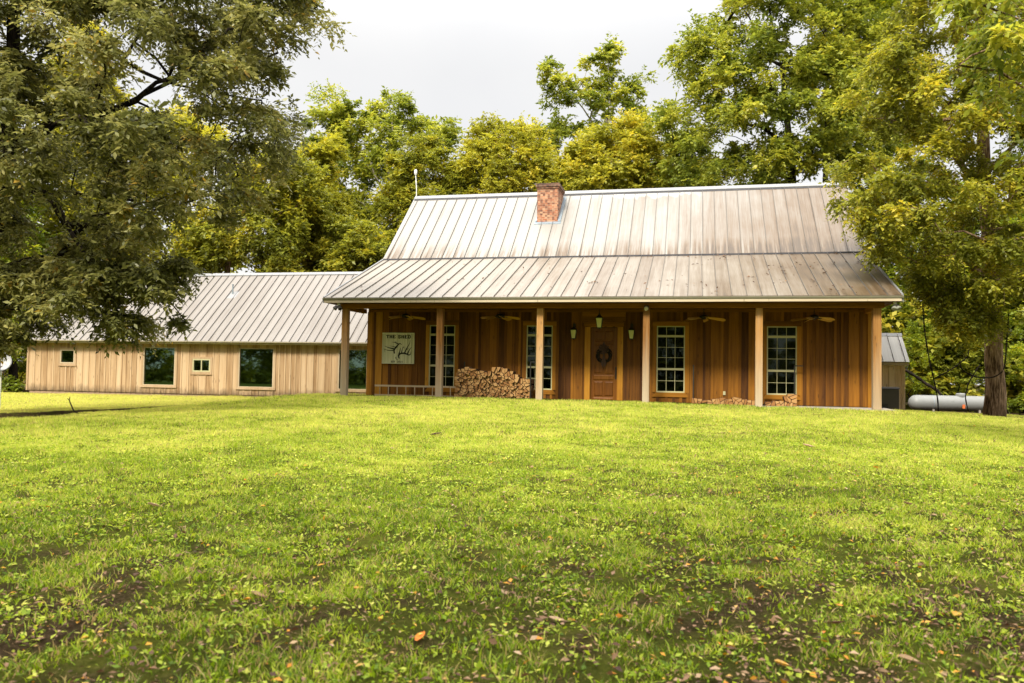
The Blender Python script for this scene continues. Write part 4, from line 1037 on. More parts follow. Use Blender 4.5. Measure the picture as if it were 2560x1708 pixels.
def leaves_from(base, d, n, L, Wd, fold, tint):
    s = np.cross(n, d); s /= np.linalg.norm(s, axis=1)[:, None]+1e-9
    L = L[:, None]; Wd = Wd[:, None]; f = fold[:, None]
    mid = base+d*L*.45
    V = np.stack([base, mid+s*Wd*.5+n*f*Wd, base+d*L, mid-s*Wd*.5+n*f*Wd], 1).reshape(-1, 3)
    return V, np.arange(len(V)).reshape(-1, 4), tint
def unit(v): return v/(np.linalg.norm(v, axis=-1, keepdims=True)+1e-9)
def sprays(R, C, rad, ntw, m, size, flat, aspect, out_from=None, droop=.25, blob_var=.5):
    """Twigs radiating in every blob, leaves set along them on both sides."""
    nb = len(C); K = nb*ntw
    c = np.repeat(C, ntw, 0); r = np.repeat(rad, ntw)
    dirn = unit(R.normal(size=(K, 3))*np.array([1, 1, .75])); dirn[:, 2] += .12
    if out_from is not None: dirn = unit(dirn+.55*unit(c-out_from))
    off = unit(R.normal(size=(K, 3)))*(R.rand(K, 1)**.5)*np.array([1, 1, flat])
    start = c+off*r[:, None]*.75
    LT = r*R.uniform(.45, 1.0, K)
    t = (np.arange(m)+R.uniform(0, 1, (K, m)))/m
    pos = start[:, None]+dirn[:, None]*(t*LT[:, None])[..., None]
    pos[..., 2] -= droop*(t**2)*LT[:, None]
    side = unit(np.cross(dirn, np.array([0, 0, 1.]))+1e-6)
    sg = np.where(np.arange(m) % 2 == 0, 1, -1)[None, :, None]
    ld = unit(dirn[:, None]*.6+side[:, None]*sg*.8+R.normal(size=(K, m, 3))*.35+np.array([0, 0, -.25]))
    nn = unit(np.array([0, 0, 1.])+R.normal(size=(K, m, 3))*.55)
    nn = unit(nn-ld*np.sum(nn*ld, -1, keepdims=True))
    sz = size*R.uniform(.45, 1.45, (K, m))*np.repeat(R.uniform(.8, 1.2, nb), ntw)[:, None]
    bt = np.repeat(R.uniform(-blob_var, blob_var, nb), ntw)[:, None]*.6+R.uniform(-.15, .15, (K, 1))
    tint = np.clip(.45+bt+R.normal(size=(K, m))*.16, 0, 1)
    fl = lambda a: a.reshape(-1, *a.shape[2:])
    return leaves_from(fl(pos), fl(ld), fl(nn), fl(sz), fl(sz)*aspect, R.uniform(.05, .3, K*m), fl(tint)), (start, dirn, LT)

def in_poly(poly, P):
    x, y = P[:, 0], P[:, 1]; ins = np.zeros(len(P), bool); dist = np.full(len(P), 1e9); n = len(poly)
    for i in range(n):
        (x1, y1), (x2, y2) = poly[i], poly[(i+1) % n]
        c = ((y1 > y) != (y2 > y)) & (x < (x2-x1)*(y-y1)/((y2-y1) if y2 != y1 else 1e-9)+x1); ins ^= c
        dx, dy = x2-x1, y2-y1; t = np.clip(((x-x1)*dx+(y-y1)*dy)/(dx*dx+dy*dy+1e-9), 0, 1)
        dist = np.minimum(dist, np.hypot(x-x1-t*dx, y-y1-t*dy))
    return ins, dist
def crown_blobs(R, poly, D, thick, n, blob, holes=(), minsep=.55):
    """Blob centres filling a crown whose outline is given; the crown is as deep as it is round."""
    sc_ = D*DS/FPX; acc = np.zeros((0, 3)); out = []; tries = 0
    pj = []
    for i in range(len(poly)):         # ragged outline
        a, b = np.array(poly[i], float), np.array(poly[(i+1) % len(poly)], float); d = b-a; L = np.hypot(*d); k = max(1, int(L*sc_/1.3))
        nrm = np.array([-d[1], d[0]])/(L+1e-6)
        for q in range(k): pj.append(a+d*q/k+nrm*R.normal()*min(.55, blob*.6)/sc_)
    poly = np.array(pj); lo, hi = poly.min(0), poly.max(0)
    while len(out) < n and tries < 60:
        tries += 1
        P = lo+R.rand(400, 2)*(hi-lo); ins, dist = in_poly(poly, P)
        dsel = dist[ins]*sc_
        for p, d in zip(P[ins], dsel):
            if d < blob*.55: continue
            if any(math.hypot(p[0]-h[0], p[1]-h[1]) < h[2]+blob*.35/sc_ for h in holes): continue
            th = thick*math.sqrt(min(1., max(.12, d/(thick*.9))))
            D2 = D+R.uniform(-1, 1)*th
            q = atd(p[0], p[1], D2)
            q = q*np.array([1, 1, 1])
            if len(out) and np.min(np.linalg.norm(acc-q, axis=1)) < blob*minsep: continue
            out.append(q); acc = np.array(out)
            if len(out) >= n: break
    return np.array(out)

def skeleton(R, trunk, limbs, C, tip_r, trunk_r):
    """Trunk and limbs drawn, then a branch from the nearest wood to every blob; radii from what each carries."""
    nodes, par = [], []
    def chain(pts, start=-1):
        prev = start
        for p in pts: nodes.append(np.array(p, float)); par.append(prev); prev = len(nodes)-1
    def fine(pts, step):
        out = [np.array(pts[0], float)]
        for a, b in zip(pts, pts[1:]):
            a, b = np.array(a, float), np.array(b, float); k = max(1, int(np.linalg.norm(b-a)/step))
            for i in range(1, k+1): out.append(a+(b-a)*i/k+R.normal(size=3)*step*.035)
        return out
    chain(fine(trunk, 1.0)); nt = len(nodes)
    for lb in limbs:
        pts = fine(lb, .7); A = np.array(nodes); j = int(np.argmin(np.linalg.norm(A-pts[0], axis=1)))
        chain(pts, j)
    base = np.array(trunk[0]); order = np.argsort(np.linalg.norm(C-np.array(trunk[-1])*np.array([1, 1, .8])-base*np.array([0, 0, .2]), axis=1))
    tips = []
    for i in order:
        A = np.array(nodes); v = C[i]-A; dist = np.linalg.norm(v, axis=1)
        cost = dist*(1+.9*np.clip(-v[:, 2]/(dist+1e-6)+.05, 0, 1)); cost[:max(1, nt//4)] += 6
        j = int(np.argmin(cost)); a, b = A[j], C[i]; L = dist[j]; k = max(2, int(L/.8)); prev = j
        for q in range(1, k+1):
            u = q/k; p = a+(b-a)*u+R.normal(size=3)*L*.035*math.sin(math.pi*u); p[2] += .10*L*math.sin(math.pi*u)
            nodes.append(p); par.append(prev); prev = len(nodes)-1
        tips.append(prev)
    N = len(nodes); w = np.zeros(N)
    for t in tips: w[t] += 1
    kids = [[] for _ in range(N)]
    for i in range(N):
        if par[i] >= 0: kids[par[i]].append(i)
    for i in range(N):
        if not kids[i]: w[i] = max(w[i], 1)
    for i in range(N-1, -1, -1):
        if par[i] >= 0: w[par[i]] += w[i]
    r = tip_r*w**.47
    r = r*min(1.0, trunk_r/max(r[0], 1e-6)) if r[0] > trunk_r else r
    for i in range(nt): r[i] = max(r[i], trunk_r*(1-.62*i/max(nt-1, 1)))
    return np.array(nodes), par, r, kids
def wood_mesh(nodes, par, r, kids, nside, flare=True):
    mb = MB(); done = set()
    def run(start, first):
        pts, rad = ([nodes[first]] if first is not None else []), ([min(r[first], r[start]*1.15)] if first is not None else [])
        i = start
        while True:
            pts.append(nodes[i]); rad.append(r[i]); done.add(i)
            if not kids[i]: break
            ks = sorted(kids[i], key=lambda k: -r[k])
            for k in ks[1:]: stack.append((k, i))
            i = ks[0]
        rad[-1] *= .5
        if len(pts) > 1: mb.tube(pts, rad, nside if rad[0] > .05 else max(4, nside-3), random.random(), cap=rad[0] > .05)
    stack = [(0, None)]
    while stack: run(*stack.pop())
    return mb
def gnarl(mb, amp, base_z, trunk_r, seed):
    """Ribs and a flared foot on the lower trunk."""
    for i, (x, y, z) in enumerate(mb.v): pass
    return mb

def tree(name, label, seed, base, trunk, limbs, crowns, mat, bark, leaf=.18, ntw=10, m=9, flat=.75, aspect=.5, tip_r=.012, trunk_r=.25, nside=8, group='trees round the house', twigs=False, droop=.25, category='tree', twig_r=.004, ribs=False):
    """crowns: list of (outline in photo pixels at 2350 wide, depth, half thickness, blobs, blob radius, holes)."""
    R = np.random.RandomState(seed); random.seed(seed)
    Cs, rads = [], []
    for poly, D, thick, n, br, holes in crowns:
        c = crown_blobs(R, poly, D, thick, n, br, holes) if n else holes; Cs.append(c); rads.append(br*R.uniform(.55, 1.4, len(c)))
    C = np.concatenate(Cs); rad = np.concatenate(rads)
    T = empty(name, tuple(base), 0, label, category, group)
    b0 = np.array(base)
    nodes, par, r, kids = skeleton(R, trunk, limbs, C, tip_r, trunk_r)
    mb = wood_mesh(nodes, par, r, kids, nside)
    mb.v = [tuple(np.array(v)-b0) for v in mb.v]
    if ribs:                           # ribbed bark and a flared foot
        TA = np.array(trunk)-b0
        for i, (x, y, z) in enumerate(mb.v):
            if z > 9: continue
            ax, ay = np.interp(z, TA[:, 2], TA[:, 0]), np.interp(z, TA[:, 2], TA[:, 1]); dx, dy = x-ax, y-ay; rr = math.hypot(dx, dy)
            if rr > trunk_r*1.25 or rr < .05: continue
            th = math.atan2(dy, dx); h = max(z, 0)
            k = 1+.06*math.sin(6*th+.25*z)+.055*math.sin(11*th+1.1*z)+.03*math.sin(3*z+2*th)+math.exp(-h/.30)*(.12+.14*math.sin(5*th+1))
            mb.v[i] = (ax+dx*k, ay+dy*k, z)
    mid = np.array(trunk[-1])
    (V, F, tint), (st, dr, LT) = sprays(R, C, rad, ntw, m, leaf, flat, aspect, mid, droop)
    if twigs:
        for k in range(0, len(st), 2):
            s_, e_ = st[k], st[k]+dr[k]*LT[k]*.9-np.array([0, 0, droop*.7*LT[k]])
            mb.tube([tuple(s_-b0), tuple((s_+e_)/2-b0+np.array([0, 0, .04])), tuple(e_-b0)], [twig_r, twig_r*.8, twig_r*.5], 3, cap=False)
    w = mb.build('trunk', M[bark], T, smooth=True)
    me = np_mesh('crown', V-b0, F, tint); link('crown', me, T, [M[mat]])
    return T

def P(px_, py_, D): return tuple(atd(px_, py_, D))
def gbase(X, Y): return (X, Y, gz(X, Y)-.05)

# big tree in front of the annexe, its trunk at the left edge
bt = gbase(-14.0, 21.0)
tree('shade_tree', 'big shade tree with a dark trunk at the left edge, boughs drooping over the annexe', 1, bt,
     [bt, P(-34, 700, 21), P(-4, 450, 21), P(18, 300, 21), P(28, 150, 21), P(45, -60, 21), P(60, -300, 21)],
     [[P(22, 330, 21), P(110, 280, 20.4), P(160, 235, 20), P(245, 180, 19.6), P(290, 125, 19.4), P(340, 50, 19.2), P(400, -10, 19), P(480, -90, 19)],
      [P(250, 120, 19.8), P(330, 165, 20.2), P(380, 190, 20.4), P(480, 212, 20.8), P(600, 230, 21)],
      [P(110, 290, 21), P(230, 265, 21.5), P(310, 230, 21.2), P(355, 190, 21), P(440, 165, 21), P(480, 90, 21.3), P(512, 0, 21.5)],
      [P(300, 232, 21.3), P(400, 185, 22), P(465, 160, 22.4), P(560, 150, 22.6), P(640, 120, 22.8)],
      [P(10, 420, 21), P(110, 445, 20.5), P(155, 520, 20), P(205, 595, 19.7), P(270, 700, 19.5)],
      [P(10, 430, 21), P(230, 450, 22), P(390, 478, 22.5), P(490, 448, 22.7), P(545, 405, 22.8), P(640, 390, 23)],
      [P(225, 520, 21), P(275, 580, 20.6), P(340, 630, 20.3), P(390, 690, 20.2), P(430, 740, 20)],
      [P(15, 350, 21), P(90, 320, 20.2), P(130, 280, 19.8), P(180, 265, 19.5)]],
     [([(-300, -300), (690, -300), (772, 0), (735, 60), (700, 105), (742, 125), (695, 205), (655, 265), (690, 330), (640, 430), (560, 510), (500, 560), (300, 600), (100, 620), (-300, 640)], 21, 4.2, 430, .66, [(350, 150, 30), (405, 232, 26), (150, 110, 30), (620, 220, 18)]),
      ([(-160, -120), (330, -120), (300, 40), (120, 30), (110, 200), (0, 330), (-160, 330)], 20.2, 2.2, 70, .62, []),
      ([(-300, 600), (100, 590), (330, 570), (500, 540), (520, 600), (440, 640), (425, 690), (455, 705), (405, 722), (470, 752), (390, 765), (300, 770), (210, 795), (110, 790), (0, 812), (-300, 850)], 20.5, 2.6, 130, .54, [(300, 690, 16), (190, 735, 14), (360, 730, 12)])],
     'leaf_near', 'barkdark', leaf=.14, ntw=29, m=12, flat=.36, aspect=.46, tip_r=.011, trunk_r=.27, nside=10, twigs=True, droop=.35, group='trees round the lawn')

# big tree on the right, its trunk by the tank
rt = gbase(18.0, 30.0)
tree('vine_clad_tree', 'big tree with a thick brown trunk on the right, leaves overhanging the roof end', 2, rt,
     [rt, P(2283, 900, 30), P(2282, 760, 30), P(2275, 600, 29.8), P(2262, 420, 29.6), P(2255, 200, 29.4), P(2250, -50, 29.2)],
     [[P(2275, 640, 29.8), P(2230, 610, 29), P(2180, 560, 28.3), P(2120, 500, 27.8), P(2060, 440, 27.5)],
      [P(2265, 480, 29.7), P(2210, 380, 28.8), P(2150, 300, 28.2), P(2090, 220, 27.8)],
      [P(2262, 400, 29.7), P(2330, 330, 28.8), P(2400, 280, 28.5)],
      [P(2278, 690, 29.9), P(2340, 640, 29.2), P(2420, 600, 28.8)]],
     [([(1898, 500), (1905, 440), (1915, 385), (1975, 330), (1968, 240), (2005, 120), (2040, 20), (2070, -240), (2650, -240), (2650, 700), (2330, 690), (2250, 640), (2200, 620), (2165, 690), (2120, 640), (2085, 668), (2040, 612), (2000, 628), (1975, 610), (1925, 600)], 27.2, 2.9, 520, .60, [(2110, 330, 12), (2205, 450, 12), (2180, 200, 14), (2260, 330, 12), (2080, 560, 9)]),
      ([(2050, 640), (2110, 600), (2280, 620), (2330, 700), (2340, 800), (2262, 790), (2190, 770), (2110, 730)], 28.2, 1.6, 58, .55, [(2150, 700, 12), (2220, 690, 10)])],
     'leaf_vine', 'bark', leaf=.135, ntw=34, m=12, flat=.6, aspect=.52, tip_r=.012, trunk_r=.33, nside=28, droop=.55, twigs=True, group='trees round the lawn', ribs=True)

# overhanging bough from the tree just outside the right edge
cb_ = gbase(11.6, 13.2)
tree('broadleaf_tree', 'near tree with large yellow-green leaves reaching in from the top right edge', 3, cb_,
     [cb_, (11.4, 13.2, 2.0), (11.2, 13.1, 5.0), (10.9, 13.0, 8.5)],
     [[(11.2, 13.1, 4.6), P(2420, 240, 13), P(2300, 160, 12.8), P(2200, 150, 12.6)], [(11.1, 13.1, 5.6), P(2380, 60, 13), P(2250, 20, 12.6)]],
     [([(2130, 200), (2180, 130), (2205, 60), (2190, -10), (2240, -140), (2750, -140), (2750, 400), (2400, 380), (2320, 330), (2260, 335), (2235, 260), (2180, 235)], 13, 1.3, 70, .55, [])],
     'leaf_fresh', 'bark', leaf=.17, ntw=16, m=9, flat=.6, aspect=.42, tip_r=.012, trunk_r=.22, droop=.45, twigs=True, group='trees round the lawn')

# unseen tree added behind the camera so that its shade darkens the foreground
sb_ = gbase(-10.0, -7.0)
tree('shade_tree', 'unseen spreading tree added behind the viewpoint to shade the foreground of the lawn', 4, sb_,
     [sb_, (-10, -7, 1.5), (-9.6, -6.8, 4.5), (-8.5, -6.0, 8)], [[(-9.4, -6.7, 5), (-7.5, -5, 7), (-4, -4, 8.5), (0, -3.6, 9)]],
     [([(0, 0)], 0, 0, 0, .9, np.concatenate([np.random.RandomState(44).uniform(-1, 1, (165, 3))*np.array([8.5, 3.6, 1.7])+np.array([-3.0, -3.9, 9.0])]))],
     'leaf_olive', 'bark', leaf=.16, ntw=18, m=9, tip_r=.012, trunk_r=.3, group='trees round the lawn')

# the wood behind the house, tree by tree
def back(name, label, seed, X0, polys, D, thick, n, br, mat, bark, limbs=(), trunk_top=None, leaf=.21, holes=(), ntw=30, m=11, **k):
    n = int(n*2.0); br = br*1.1; leaf = leaf*1.12
    b = atd(X0, 900, D); base = gbase(b[0], D)
    xs = [p[0] for pl in polys for p in pl]; ys = [p[1] for pl in polys for p in pl]
    top = trunk_top or (X0*.4+.6*(min(xs)+max(xs))/2, max(-300, min(ys))*.6+max(ys)*.4)
    tr = [base, P(X0, 640, D), P(X0*.7+top[0]*.3, (640+top[1])/2, D), P(top[0], top[1], D)]
    area = []
    for pl in polys:
        a = abs(sum(pl[i][0]*pl[(i+1) % len(pl)][1]-pl[(i+1) % len(pl)][0]*pl[i][1] for i in range(len(pl))))/2; area.append(a)
    cr_ = [(pl, D, thick, max(4, int(n*a/sum(area))), br, holes) for pl, a in zip(polys, area)]
    kw = dict(tip_r=.016, trunk_r=.26, group='trees in the wood behind the house'); kw.update(k)
    return tree(name, label, seed, base, tr, [[P(*q) for q in lb] for lb in limbs], cr_, mat, bark, leaf, ntw, m, **kw)
back('sycamore', 'pale-barked sycamore rising behind the wood left of the antenna', 11, 920, [[(700, 650), (690, 330), (715, 225), (760, 185), (805, 212), (850, 225), (888, 200), (930, 215), (985, 222), (1002, 248), (1038, 262), (1045, 335), (1015, 370), (960, 420), (930, 640)]], 60, 3.5, 85, .95, 'leaf_fresh', 'barkpale',
     [[(920, 520, 60), (900, 430, 59), (905, 350, 58.5), (900, 280, 58)], [(920, 480, 60), (955, 400, 59), (985, 340, 58.5), (1000, 290, 58)], [(915, 500, 60), (860, 400, 59), (830, 320, 59)]], leaf=.26)
back('yellowing_tree', 'bright yellow-green tree behind the middle of the annexe roof', 12, 700, [[(640, 640), (600, 480), (640, 380), (690, 330), (760, 312), (805, 340), (818, 420), (800, 520), (840, 600), (850, 650)]], 53, 3.2, 80, .85, 'leaf_yellow', 'bark', leaf=.22)
back('wood_edge_tree', 'dark olive tree over the left half of the annexe roof', 13, 520, [[(380, 650), (390, 520), (470, 420), (540, 330), (640, 300), (715, 345), (735, 480), (690, 600), (720, 655)]], 49, 3.0, 90, .85, 'leaf_olive', 'bark', leaf=.2)
back('wood_edge_tree', 'tawny olive tree right behind the left end of the ridge', 14, 975, [[(850, 640), (875, 460), (905, 370), (945, 312), (995, 302), (1045, 330), (1068, 400), (1062, 480), (1000, 640)]], 54, 2.6, 80, .8, 'leaf_olive', 'bark', leaf=.2)
back('yellowing_tree', 'rounded yellow-green tree behind the ridge left of the chimney', 15, 1150, [[(1025, 520), (1035, 380), (1062, 312), (1100, 290), (1150, 292), (1200, 290), (1245, 302), (1275, 380), (1262, 520)]], 54, 2.8, 90, .8, 'leaf_yellow', 'bark', leaf=.2)
back('sycamore', 'tall sycamore with ball-like clumps of leaves standing above the chimney', 16, 1395, [[(1225, 165), (1250, 138), (1305, 138), (1318, 180), (1335, 205), (1300, 255), (1245, 250)], [(1362, 96), (1395, 80), (1430, 95), (1428, 148), (1365, 148)], [(1325, 165), (1350, 140), (1440, 150), (1505, 143), (1510, 180), (1480, 205), (1505, 330), (1300, 330), (1245, 290), (1318, 235)], [(1180, 320), (1200, 272), (1255, 268), (1300, 262), (1300, 350)], [(1280, 340), (1500, 330), (1480, 480), (1300, 480)]], 60, 2.4, 78, .72, 'leaf_fresh', 'barkpale',
     [[(1395, 420, 60), (1380, 320, 60), (1340, 250, 59.5), (1290, 190, 59)], [(1395, 400, 60), (1400, 250, 60), (1395, 130, 60)], [(1395, 380, 60), (1440, 270, 60), (1490, 190, 60)], [(1385, 360, 60), (1310, 300, 60), (1250, 300, 60)]], trunk_top=(1395, 260), leaf=.25, ntw=20, m=9, holes=[(1320, 268, 14), (1345, 255, 8), (1500, 250, 12)])
back('yellowing_tree', 'broad golden-olive tree behind the ridge right of the chimney', 17, 1390, [[(1225, 500), (1240, 400), (1275, 330), (1335, 280), (1400, 245), (1450, 250), (1490, 290), (1520, 340), (1545, 430), (1535, 500)]], 53, 3.0, 110, .8, 'leaf_yellow', 'bark', leaf=.2)
back('maple_tree', 'very tall green maple with a dark forked trunk above the right part of the ridge', 18, 1828, [[(1488, 265), (1510, 190), (1528, 125), (1580, 55), (1640, 10), (1660, -220), (2040, -220), (2060, 420), (1930, 430), (1850, 440), (1700, 450), (1540, 470), (1500, 400), (1522, 330)]], 50, 4.2, 190, .95, 'leaf_fresh', 'barkdark',
     [[(1812, 340, 50), (1790, 318, 49.6), (1745, 290, 49.2), (1700, 285, 49), (1680, 240, 49)], [(1822, 380, 50), (1770, 350, 49.4), (1690, 315, 49), (1620, 300, 49)], [(1818, 392, 50), (1700, 395, 49.2), (1610, 420, 49)], [(1800, 260, 50), (1760, 170, 49), (1730, 110, 49)], [(1805, 280, 50), (1860, 150, 50), (1900, 60, 50)]], trunk_top=(1795, 150), leaf=.22, trunk_r=.42, holes=[(1795, 292, 13), (1650, 345, 16), (1605, 375, 12), (1720, 420, 14)])
back('maple_tree', 'slimmer dark-trunked maple just behind the tall forked one', 19, 1892, [[(1840, -220), (2150, -220), (2150, 520), (1950, 500), (1880, 440), (1870, 250)]], 55, 3.6, 100, .9, 'leaf_deep', 'barkdark',
     [[(1890, 330, 55), (1900, 240, 55), (1940, 150, 55), (1980, 110, 55)], [(1890, 380, 55), (1960, 340, 55), (2000, 330, 55)]], trunk_top=(1900, 120), leaf=.23, holes=[(1955, 240, 9), (1930, 370, 10)])
back('wood_edge_tree', 'dark green tree behind the shed and the gas tank', 20, 2170, [[(1990, 820), (2010, 500), (2120, 420), (2260, 420), (2300, 560), (2280, 760), (2250, 880), (2100, 880)]], 58, 3.6, 90, 1.0, 'leaf_deep', 'barkdark', leaf=.25)
back('wood_edge_tree', 'dark tree beyond the thick brown trunk at the right edge', 21, 2345, [[(2230, 500), (2480, 380), (2500, 900), (2320, 900), (2260, 800)]], 56, 3.2, 80, 1.0, 'leaf_deep', 'barkdark', leaf=.25)
back('yellowing_tree', 'tall yellow-green tree seen through the boughs of the big shade tree', 22, 180, [[(90, 420), (100, 180), (140, 50), (210, 20), (260, 90), (300, 235), (420, 245), (540, 255), (580, 330), (520, 430), (330, 470)]], 51, 3.2, 95, .9, 'leaf_yellow', 'barkpale', leaf=.22)
back('wood_edge_tree', 'tree with a pale leaning trunk behind the low end of the annexe', 23, 215, [[(100, 740), (40, 560), (120, 430), (260, 420), (360, 470), (400, 600), (340, 690), (260, 700)]], 50, 3.2, 80, .9, 'leaf_olive', 'barkpale', leaf=.21)
back('wood_edge_tree', 'dark tree at the left edge behind the satellite dish', 24, 30, [[(-150, 900), (-150, 300), (40, 250), (110, 450), (90, 700), (60, 850)]], 46, 3.2, 90, .9, 'leaf_deep', 'barkdark', leaf=.2)
back('wood_edge_tree', 'grey-green tree behind the right half of the annexe roof', 25, 790, [[(700, 655), (720, 560), (770, 500), (850, 510), (890, 560), (880, 650)]], 50, 2.2, 45, .75, 'leaf_olive', 'bark', leaf=.2)
back('wood_edge_tree', 'green tree filling the gap behind the right part of the ridge', 26, 1640, [[(1500, 520), (1515, 430), (1600, 400), (1700, 420), (1850, 425), (1960, 420), (1960, 520)]], 54, 2.4, 60, .8, 'leaf_deep', 'bark', leaf=.2)

back('wood_edge_tree', 'olive-green tree between the golden tree and the tall forked maple', 27, 1560, [[(1470, 500), (1490, 400), (1500, 330), (1540, 280), (1600, 290), (1650, 360), (1660, 450), (1640, 500)]], 57, 2.4, 45, .8, 'leaf_fresh', 'bark', leaf=.2)
# shrubs
def shrub(label, seed, cx, D, polys, mat, leaf=.14, n=26, br=.5):
    b = atd(cx, 900, D); base = gbase(b[0], D)
    return tree('shrub', label, seed, base, [base, (base[0], base[1], base[2]+.5)], [], [(pl, D, 1.5, n, br, []) for pl in polys], mat, 'barkdark', leaf, 26, 10, tip_r=.008, trunk_r=.06, nside=6, group='shrubs along the wood', category='shrub')
shrub('low dark shrub at the left edge below the satellite dish', 41, 30, 41, [[(-160, 760), (66, 765), (72, 915), (-160, 925)]], 'leaf_deep', n=40)
shrub('dark leafy shrub behind the left end of the annexe', 45, 40, 48, [[(-160, 680), (110, 690), (100, 915), (-160, 925)]], 'leaf_deep', n=50, br=.7)
shrub('leafy shrub between the shed and the gas tank', 42, 2100, 50, [[(2060, 740), (2140, 720), (2170, 930), (2062, 940)]], 'leaf_deep')
shrub('sunlit yellow-green shrub behind the gas tank', 43, 2180, 53, [[(2110, 760), (2180, 730), (2260, 770), (2270, 930), (2120, 930)]], 'leaf_fresh', n=34)
shrub('dark shrub to the right of the thick brown trunk', 44, 2340, 48, [[(2290, 760), (2420, 720), (2430, 945), (2300, 945)]], 'leaf_deep', n=30)

# vines and a leaning limb by the thick trunk
def vine(label, seed, D, pts, rad, dy=.0, name='vine', cat='vine'):
    r = random.Random(seed); W = [at(2150+x*.30619, 600+y*.30619, D+dy*i/len(pts)) for i, (x, y) in enumerate(pts)]
    b = W[-1]; v = empty(name, tuple(b), 0, label, cat, 'vines by the thick trunk')
    Q = []
    for i in range(len(W)-1):
        p0, p1, p2, p3 = W[max(i-1, 0)], W[i], W[i+1], W[min(i+2, len(W)-1)]
        for u in np.linspace(0, 1, 5, endpoint=False): Q.append(.5*((2*p1)+(-p0+p2)*u+(2*p0-5*p1+4*p2-p3)*u*u+(-p0+3*p1-3*p2+p3)*u**3))
    Q.append(W[-1]); k = len(Q)
    mb = MB(); mb.tube([tuple(q-b) for q in Q], [rad*(.7+.3*math.sin(i*.9+seed)**2) for i in range(k)], 7); mb.build('stem', M['barkdark'], v, smooth=True)
vine('crooked dark bough curving from the thick trunk towards the roof corner', 1, 29.0, [(540, 90), (640, 150), (760, 180), (800, 240), (800, 300), (860, 370), (930, 390), (1050, 430), (1140, 380)], .06, name='bough', cat='bough')
vine('long thin vine hanging straight down just right of the shed', 2, 33, [(500, 150), (500, 340), (515, 560), (530, 760), (570, 1000), (600, 1130), (632, 1290), (640, 1400)], .032)
vine('vine hanging past the gas tank and sweeping left to the ground', 3, 33, [(800, 0), (840, 200), (870, 400), (830, 640), (860, 800), (885, 930), (840, 985), (740, 1060), (610, 1130)], .032)
vine('vine swinging in a loop across the thick brown trunk', 4, 28.6, [(815, 985), (830, 1050), (920, 1110), (1050, 1125), (1130, 1100), (1180, 1030), (1200, 800), (1215, 600)], .028)
vine('dark limb leaning from the shed down behind the gas tank', 5, 49, [(370, 1060), (450, 1110), (550, 1180), (640, 1240), (700, 1330)], .11, name='fallen_limb', cat='limb')
vine('short vine drooping in front of the gas tank', 6, 36, [(980, 1020), (920, 1110), (880, 1190), (862, 1290), (885, 1400)], .03)

# the rest of the wood, which reads as one mass (behind the house, and across the field behind the camera)
def far_wood():
    R = np.random.RandomState(99); C = []; rad = []
    def band(n, X0, X1, Y0, Y1, top):
        X = R.uniform(X0, X1, n); Y = R.uniform(Y0, Y1, n); zt = top*(.65+.5*vnoise(X+200, Y+200, 6., 8))
        Z = ground_z(X, Y)+R.uniform(0, 1, n)**.9*zt; C.append(np.stack([X, Y, Z], 1)); rad.append(R.uniform(.9, 1.8, n))
    band(1250, -75, 80, 66, 78, 14.0); band(520, 24, 60, 52, 66, 9.0); band(420, -60, -24, 50, 66, 10.0)
    band(2400, -70, 60, -36, -24, 19.0); band(1300, -72, -56, -30, 42, 17.0)
    C = np.concatenate(C); rad = np.concatenate(rad)
    (V, F, t), _ = sprays(R, C, rad, 12, 7, .5, .8, .55)
    me = np_mesh('woods', V, F, t); o = link('woods', me, None, [M['leaf_olive']])
    tag(o, 'dense green wood closing off the clearing', 'wood', None, 'stuff')
far_wood()

